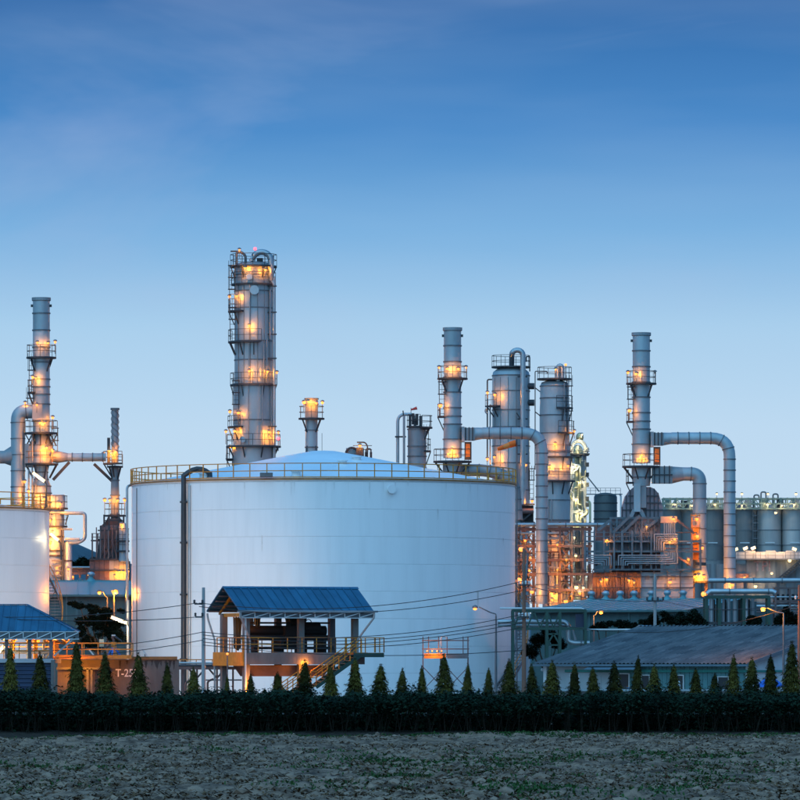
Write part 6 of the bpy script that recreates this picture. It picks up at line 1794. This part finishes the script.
# ---------------------------------------------------------------- the two insulated columns and the glittering one
def column3():
    t = Thing('insulated_column', 'fat insulated column with domed head and gooseneck, behind the middle duct', 'column', 511, 545)
    w = 37.5
    shell(t, [375.5, 391, 410, 427, 446, 463, 490, 520, 560, 681], w, CLAD, ring=.05, seg=32)
    R = t.px(w) / 2
    t.add('domed_head', MB().lathe([(R, t.z(375.5)), (R * .95, t.z(372)), (R * .75, t.z(369)), (R * .4, t.z(367)), (.05, t.z(366.3))], seg=32), CLAD)
    platform(t, 366.5, 2, 19.5, brackets=0)
    for a in (-60, -35, -10, 15, 40, 65):
        r = math.radians(a); t.add('cladding_strap', MB().bar(((R + .015) * math.sin(r), -(R + .015) * math.cos(r), t.z(490)), ((R + .015) * math.sin(r), -(R + .015) * math.cos(r), t.z(378)), .05), STEEL)
    ly = -R - .5
    P = [(t.dx(511.5), -.6, t.z(365)), (t.dx(511.5), ly * .6, t.z(357))] + [(t.dx(516.8) + t.px(5.6) * math.cos(math.radians(a)), ly, t.z(356.5) + t.px(5) * math.sin(math.radians(a))) for a in range(160, -1, -20)] + [(t.dx(522.4), ly, t.z(365)), (t.dx(522.4), ly, t.z(505))]
    t.add('overhead_pipe', MB().tube(P, t.px(2.7), 16), SILVER)
    for yy in (378, 420, 455): t.add('pipe_guide', MB().bar((t.dx(517), ly + .1, t.z(yy)), (t.dx(527), ly + .1, t.z(yy)), .13), DSTEEL)
    beams(t, [(516, 414, ly, 520, 420, ly)], .12, DSTEEL, 'brace')
    pipe(t, [(526, 362, -1), (526, 357, -1), (529.5, 357, -1), (529.5, 372, -1)], 1.3, DSTEEL)
    pipe(t, [(492, 380, -1.0), (487.2, 380, -1.0), (487.2, 462, -1.0)], 1.5, DSTEEL); pipe(t, [(490, 405, -1.2), (490, 470, -1.2)], 1.5, CLAD2); pipe(t, [(486, 409, -1.2), (485, 412, -1.2), (487, 414, -1.2)], 2.0, CLAD)
    platform(t, 406, 17, 26.5, -80, -35, brackets=2)
    for (x, y) in ((529.8, 386.5), (529.8, 403)):
        t.add('manway', MB().tube([(t.dx(x) - .4, -.6, t.z(y)), (t.dx(x) + .45, -.6, t.z(y))], t.px(3.2), 14), DSTEEL)
    for (x, y, p_) in ((494.5, 396, 100), (487, 394, 20), (494, 458, 70), (487, 460, 70), (525.5, 466, 10)): lamp(t, x, y, -R * .6 - 1.0, p_, .8, .15)
    ladder(t, 531.5, 470, 500, -.5, .4)
    # open steel bay with drum at its foot
    pbox(t, 'drum_cradle', 520, 533, 506, 523, -2.2, -.6, DARK)
    t.add('drum', MB().tube([(t.dx(521), -2.4, t.z(512)), (t.dx(533), -2.4, t.z(512))], t.px(3), 14), RSTEEL)
    beams(t, [(520, 505, -2.4, 534, 505, -2.4), (520, 523, -2.4, 534, 523, -2.4), (521, 522, -2.5, 533, 512, -2.5)], .15, DSTEEL, 'cradle_beam')
    lamp(t, 531.5, 502, -2.6, 40, .4, .2)
    w_ = Thing('windsock', 'bright orange windsock blowing left below the middle duct', 'windsock', 517, 496)
    w_.add('pole', MB().tube([(0, 0, 0), (0, 0, w_.z(439))], .06, 6), STEEL)
    sock = [(516, 443), (509.5, 445), (503.5, 447.3), (497.5, 449.3)]; rad = [3.3, 2.9, 2.3, 1.6]
    for i in range(3):
        w_.add('sock_segment', MB().tube([(w_.dx(sock[i][0]), -.15, w_.z(sock[i][1])), (w_.dx(sock[i + 1][0]), -.15, w_.z(sock[i + 1][1]))], [w_.px(rad[i]), w_.px(rad[i + 1] + .2)], 14, cap=False), ORANGE if i != 1 else mat('windsock_orange_pale', (.9, .22, .04), .7))
    w_.add('hoop', MB().tube([tuple(Vector((w_.dx(516), -.15 + w_.px(3.3) * math.sin(a), w_.z(443) + w_.px(3.3) * math.cos(a)))) for a in np.linspace(0, 6.283, 17)], .035, 5), DSTEEL)
column3()
def column4():
    t = Thing('insulated_column', 'insulated column streaked with warm light, right of the middle duct', 'column', 554.5, 525)
    w = 30
    shell(t, [386, 398, 415, 433, 452, 472, 500, 520], [29, 29, 30, 30, 31, 31, 31, 31], CLAD, ring=.05, seg=30)
    R = t.px(15)
    t.add('domed_head', MB().lathe([(t.px(14.5), t.z(386)), (t.px(13), t.z(382.5)), (t.px(6), t.z(380)), (.05, t.z(379.5))], seg=28), CLAD)
    shell(t, [520, 560, 600, 681], [31, 24, 24, 24], CLAD2, ring=.05)
    platform(t, 378.5, 2, 17.5, brackets=0); platform(t, 407.5, 15, 18.5, 5, 100, brackets=2); platform(t, 432.5, 15, 20, 10, 100, brackets=2)
    platform(t, 456.5, 15, 18, brackets=6, railm=RSTEEL, m=DSTEEL); platform(t, 480.5, 15.5, 21, -60, 80, brackets=4)
    P = [(t.dx(557.5), -.8, t.z(384)), (t.dx(557.5), -.8, t.z(369))] + [(t.dx(559.8) + t.px(2.3) * math.cos(math.radians(a)), -.8, t.z(369) + t.px(3) * math.sin(math.radians(a))) for a in range(150, -1, -30)] + [(t.dx(562), -.8, t.z(380))]
    t.add('overhead_pipe', MB().tube(P, t.px(2.2), 14), SILVER)
    pipe(t, [(547, 374, -.5), (547, 371.5, -.5), (535, 371.5, -.5), (535, 470, -.5)], 1.0, DSTEEL)
    for yy in (392, 416): beams(t, [(535, yy - 4, -.5, 540, yy, -.5)], .1, DSTEEL, 'pipe_guide')
    ladder(t, 569, 380, 407, -.9, .45); ladder(t, 569, 409, 432, -.9, .45)
    for xx, y0, y1, ww in ((568, 380, 440, .9), (564, 384, 450, 1.2), (548, 500, 600, 1.2), (551, 500, 600, 1.0)): pipe(t, [(xx, y0, -t.px(16) * math.sqrt(max(.02, 1 - ((xx - 554.5) / 16) ** 2)) - .1), (xx, y1, -t.px(16) * math.sqrt(max(.02, 1 - ((xx - 554.5) / 16) ** 2)) - .1)], ww, CLAD2)
    for (x, y, p_, r_) in ((554.5, 445, 150, .2), (549, 468, 70, .14), (567.5, 467, 90, .16), (555, 371, 25, .1), (574, 432, 20, .12), (563, 548, 110, .14), (551, 540, 60, .12), (560, 575, 140, .14), (553, 596, 120, .14), (566, 590, 160, .16), (548, 592, 120, .14)):
        u = (x - 554.5) / 18; lamp(t, x, y, -t.px(16) * math.sqrt(max(.05, 1 - min(1, u * u))) - .7, p_, .7, r_)
    o = t.add('beacon', MB().tube([(t.dx(565.5), -.5, t.z(378)), (t.dx(565.5), -.5, t.z(366))], .04, 6), STEEL); MB().ball((t.dx(565.5), -.5, t.z(365)), .13, 8, 6).build('bulb', SODIUM, o)
column4()
def glitter_column():
    t = Thing('cold_box_tower', 'slim glittering steel tower packed with shiny bent pipes', 'tower', 579, 560)
    for ly in (-1.2, 1.2):
        for xx in (571.5, 584.5): beams(t, [(xx, 450, ly, xx, 712, ly)], .32, CLAD2, 'column')
        for yy in (456, 469, 490, 512, 535, 560, 585): beams(t, [(570, yy, ly, 586, yy, ly)], .26, CLAD2, 'beam')
    yellow_lit = mat('yellow_lit_insulation', (.42, .40, .26), .38, .7, .35, 1.0)  # yellowish lamp light put into the insulation colour
    t.add('hood_arch', MB().tube([(t.dx(578) + t.px(7.5) * math.cos(math.radians(a)), -1.2, t.z(451) + t.px(9.5) * math.sin(math.radians(a))) for a in range(180, -1, -12)], .2, 8), CLAD2)
    t.add('vessel', MB().lathe([(t.px(5.5), t.z(600)), (t.px(5.5), t.z(452)), (t.px(4.5), t.z(447)), (t.px(2), t.z(445))], t.dx(577.5), .2, 16), yellow_lit)
    t.add('top_vessel', MB().ball((t.dx(580), .8, t.z(437)), t.px(4), 14, 8, 1.2), yellow_lit)
    pbox(t, 'top_gallery', 567, 589, 454, 455.3, -2, 2, DSTEEL)
    beams(t, [(567, 450, -2, 589, 450, -2), (567, 452, -2, 589, 452, -2)], .06, DSTEEL, 'rail')
    rs = random.Random(12)
    for k in range(26):
        y = 455 + k * 5.6; x0 = rs.choice((573, 575, 580, 582)); x1 = x0 + rs.choice((-5, 5, 7, -7)); x1 = min(587, max(570, x1))
        pipe(t, [(x0, y + 7, -1.6), (x0, y, -1.6), (x1, y - rs.random() * 2, -1.6), (x1, y - 7, -1.6)], rs.choice((1.2, 1.8, 2.4)), rs.choice((yellow_lit, SILVER, CLAD2, yellow_lit)), 'bent_pipe', fil=.3, seg=9)
    pipe(t, [(580, 458, -1.4), (580, 480, -1.4), (577.5, 492, -1.4), (577.5, 505, -1.4)], 2.6, yellow_lit)
    for yy in (463, 473, 483, 497, 503): pbox(t, 'side_box', 585, 588.5, yy, yy + 4, -1.5, -.3, DSTEEL)
    for (x, y, p_, r_) in ((577, 448, 90, .16), (581, 436, 50, .1), (573, 468, 60, .12), (582, 483, 50, .1), (576, 500, 60, .14), (580, 514, 70, .14), (573, 526, 50, .1), (582, 545, 50, .14), (575, 558, 50, .14), (581, 576, 50, .14), (578, 590, 60, .16)):
        lamp(t, x, y, -2.1, p_, .3, r_, WARMW, (1, .82, .42))
glitter_column()

# ---------------------------------------------------------------- open process structure between the ducts
def process_frame():
    t = Thing('process_structure', 'dense open steel structure with glowing lamps and pipes right of the big tank', 'steel structure', 555, 510)
    xs = (513, 524, 534, 560, 572, 583, 590); ys = (529, 546, 560, 574, 590)
    for ly in (0, 3):
        for xx in xs: beams(t, [(xx, 522, ly, xx, 712, ly)], .2, RSTEEL, 'column')
        for yy in ys: beams(t, [(512, yy, ly, 592, yy, ly)], .24, RSTEEL, 'beam')
    for (a, b) in ((513, 524), (524, 534), (560, 572)):
        for (y0, y1) in zip(ys, ys[1:]): beams(t, [(a, y0, 0, b, y1, 0), (b, y0, 0, a, y1, 0)], .12, RSTEEL, 'brace')
    pipe(t, [(515, 525, -.8), (611, 525, -.8)], 4.0, SILVER, 'header_pipe', joints=3, seg=16)
    pipe(t, [(515, 533.5, -.6), (534, 533.5, -.6)], 2.2, SILVER, 'header_pipe'); pipe(t, [(546, 533.5, -.6), (556, 533.5, -.6)], 2.2, SILVER, 'header_pipe')
    rs = random.Random(6)
    for k in range(46):
        x = rs.uniform(515, 590); y0 = rs.choice(ys[:4]); y1 = y0 + rs.uniform(10, 50)
        pipe(t, [(x, y0, .8 + rs.random()), (x, min(y1, 640), .8 + rs.random())], rs.choice((.9, 1.2, 1.8, 2.2)), rs.choice((RSTEEL, CLAD2, SILVER, STEEL)), 'riser', seg=8)
    for k in range(30):
        y = rs.uniform(530, 604); x0 = rs.uniform(513, 560); x1 = x0 + rs.uniform(12, 30)
        pipe(t, [(x0, y, .4), (x1, y, .4), (x1, y + rs.uniform(5, 14), .4)], rs.choice((1.0, 1.4, 2.0)), rs.choice((RSTEEL, CLAD2, SILVER)), 'branch_pipe', fil=.2, seg=8)
    for (x, y0, y1, w, m) in ((578, 532, 578, 6, DTANK), (585, 532, 572, 3.4, CLAD2), (566.5, 545, 600, 3.4, CLAD), (518, 560, 612, 5, CLAD2), (528, 556, 585, 4, RSTEEL)):
        t.add('vessel', MB().lathe([(t.px(w) / 2 * .5, t.z(y1 + 2)), (t.px(w) / 2, t.z(y1)), (t.px(w) / 2, t.z(y0)), (t.px(w) / 4, t.z(y0 - 2))], t.dx(x), .9, 14), m)
    for y in (548, 560, 571, 581): pbox(t, 'grating', 560, 570, y, y + .9, -.3, 2.6, DARK)
    for k in range(26):
        x = rs.uniform(514, 588); y = rs.choice(ys) - .6; hgt = rs.uniform(2.5, 7); w_ = rs.uniform(1.5, 3.6)
        pbox(t, 'skid_unit', x, x + w_, y - hgt, y, .2 + rs.random(), 1.4 + rs.random(), rs.choice((DSTEEL, STEEL, RSTEEL, CLAD2, MAUVE)))
    for yy in ys[:4]: beams(t, [(512, yy - 5, -.15, 592, yy - 5, -.15), (512, yy - 2.6, -.15, 592, yy - 2.6, -.15)], .05, DSTEEL, 'rail')
    pbox(t, 'switch_room', 573, 590, 580, 596, 1.0, 2.8, WALLW)
    for k in range(5): pbox(t, 'room_window', 574 + k * 3.2, 576.2 + k * 3.2, 577.2, 579.5, .9, .98, SILVER)
    for (x, y) in ((519, 592), (525, 597), (533, 598), (570, 602), (585, 600), (577, 603)): pbox(t, 'motor', x - 2.2, x + 2.2, y - 2, y + 3, -.4, .4, rs.choice((DSTEEL, RSTEEL)))
    for yy in range(527, 640, 4): beams(t, [(515.5, yy, -1.0, 519.5, yy, -1.0)], .09, DSTEEL, 'ladder_rung')
    for xx in (515.5, 519.5): beams(t, [(xx, 525, -1.0, xx, 640, -1.0)], .08, DSTEEL, 'ladder_stile')
    for (x, y, p_, r_, b_) in ((518.5, 581, 300, .34, SODIUM), (523, 584, 120, .2, SODIUM), (530, 558, 60, .12, SODIUM), (565.5, 601.5, 130, .22, SODIUM), (557, 570, 80, .12, SODIUM), (566, 560, 90, .12, SODIUM), (579.5, 593.5, 70, .2, SODIUM),
                               (557, 545, 60, .1, SODIUM), (574, 538, 40, .12, WARMW), (575.5, 556, 40, .14, WARMW), (576, 587.5, 60, .2, WARMW), (583, 588, 40, .16, WARMW), (590, 600, 90, .16, SODIUM), (525, 541, 70, .12, SODIUM), (539, 610, 60, .1, SODIUM), (552, 600, 130, .16, SODIUM), (571, 596, 70, .12, SODIUM)):
        lamp(t, x, y, -.9, p_ * .5, .5, r_, b_, (1, .47, .11) if b_ is SODIUM else (1, .8, .45))
process_frame()
rt = Thing('pipe_rack', 'low rust red pipe rack glimpsed behind the teal roof at left', 'pipe rack', 84, 520)
for yy in (569.5, 573): beams(rt, [(70, yy, 0, 100, yy, 0)], .3, RSTEEL, 'beam')
for xx in (73, 80, 87, 94): beams(rt, [(xx, 570, 0, xx, 712, 0)], .2, RSTEEL, 'column')
pipe(rt, [(70, 567.5, -.3), (100, 567.5, -.3)], 2.2, SILVER)
lamp(rt, 73, 577, -.8, 60, .4, .16)
bpy.context.view_layer.update()
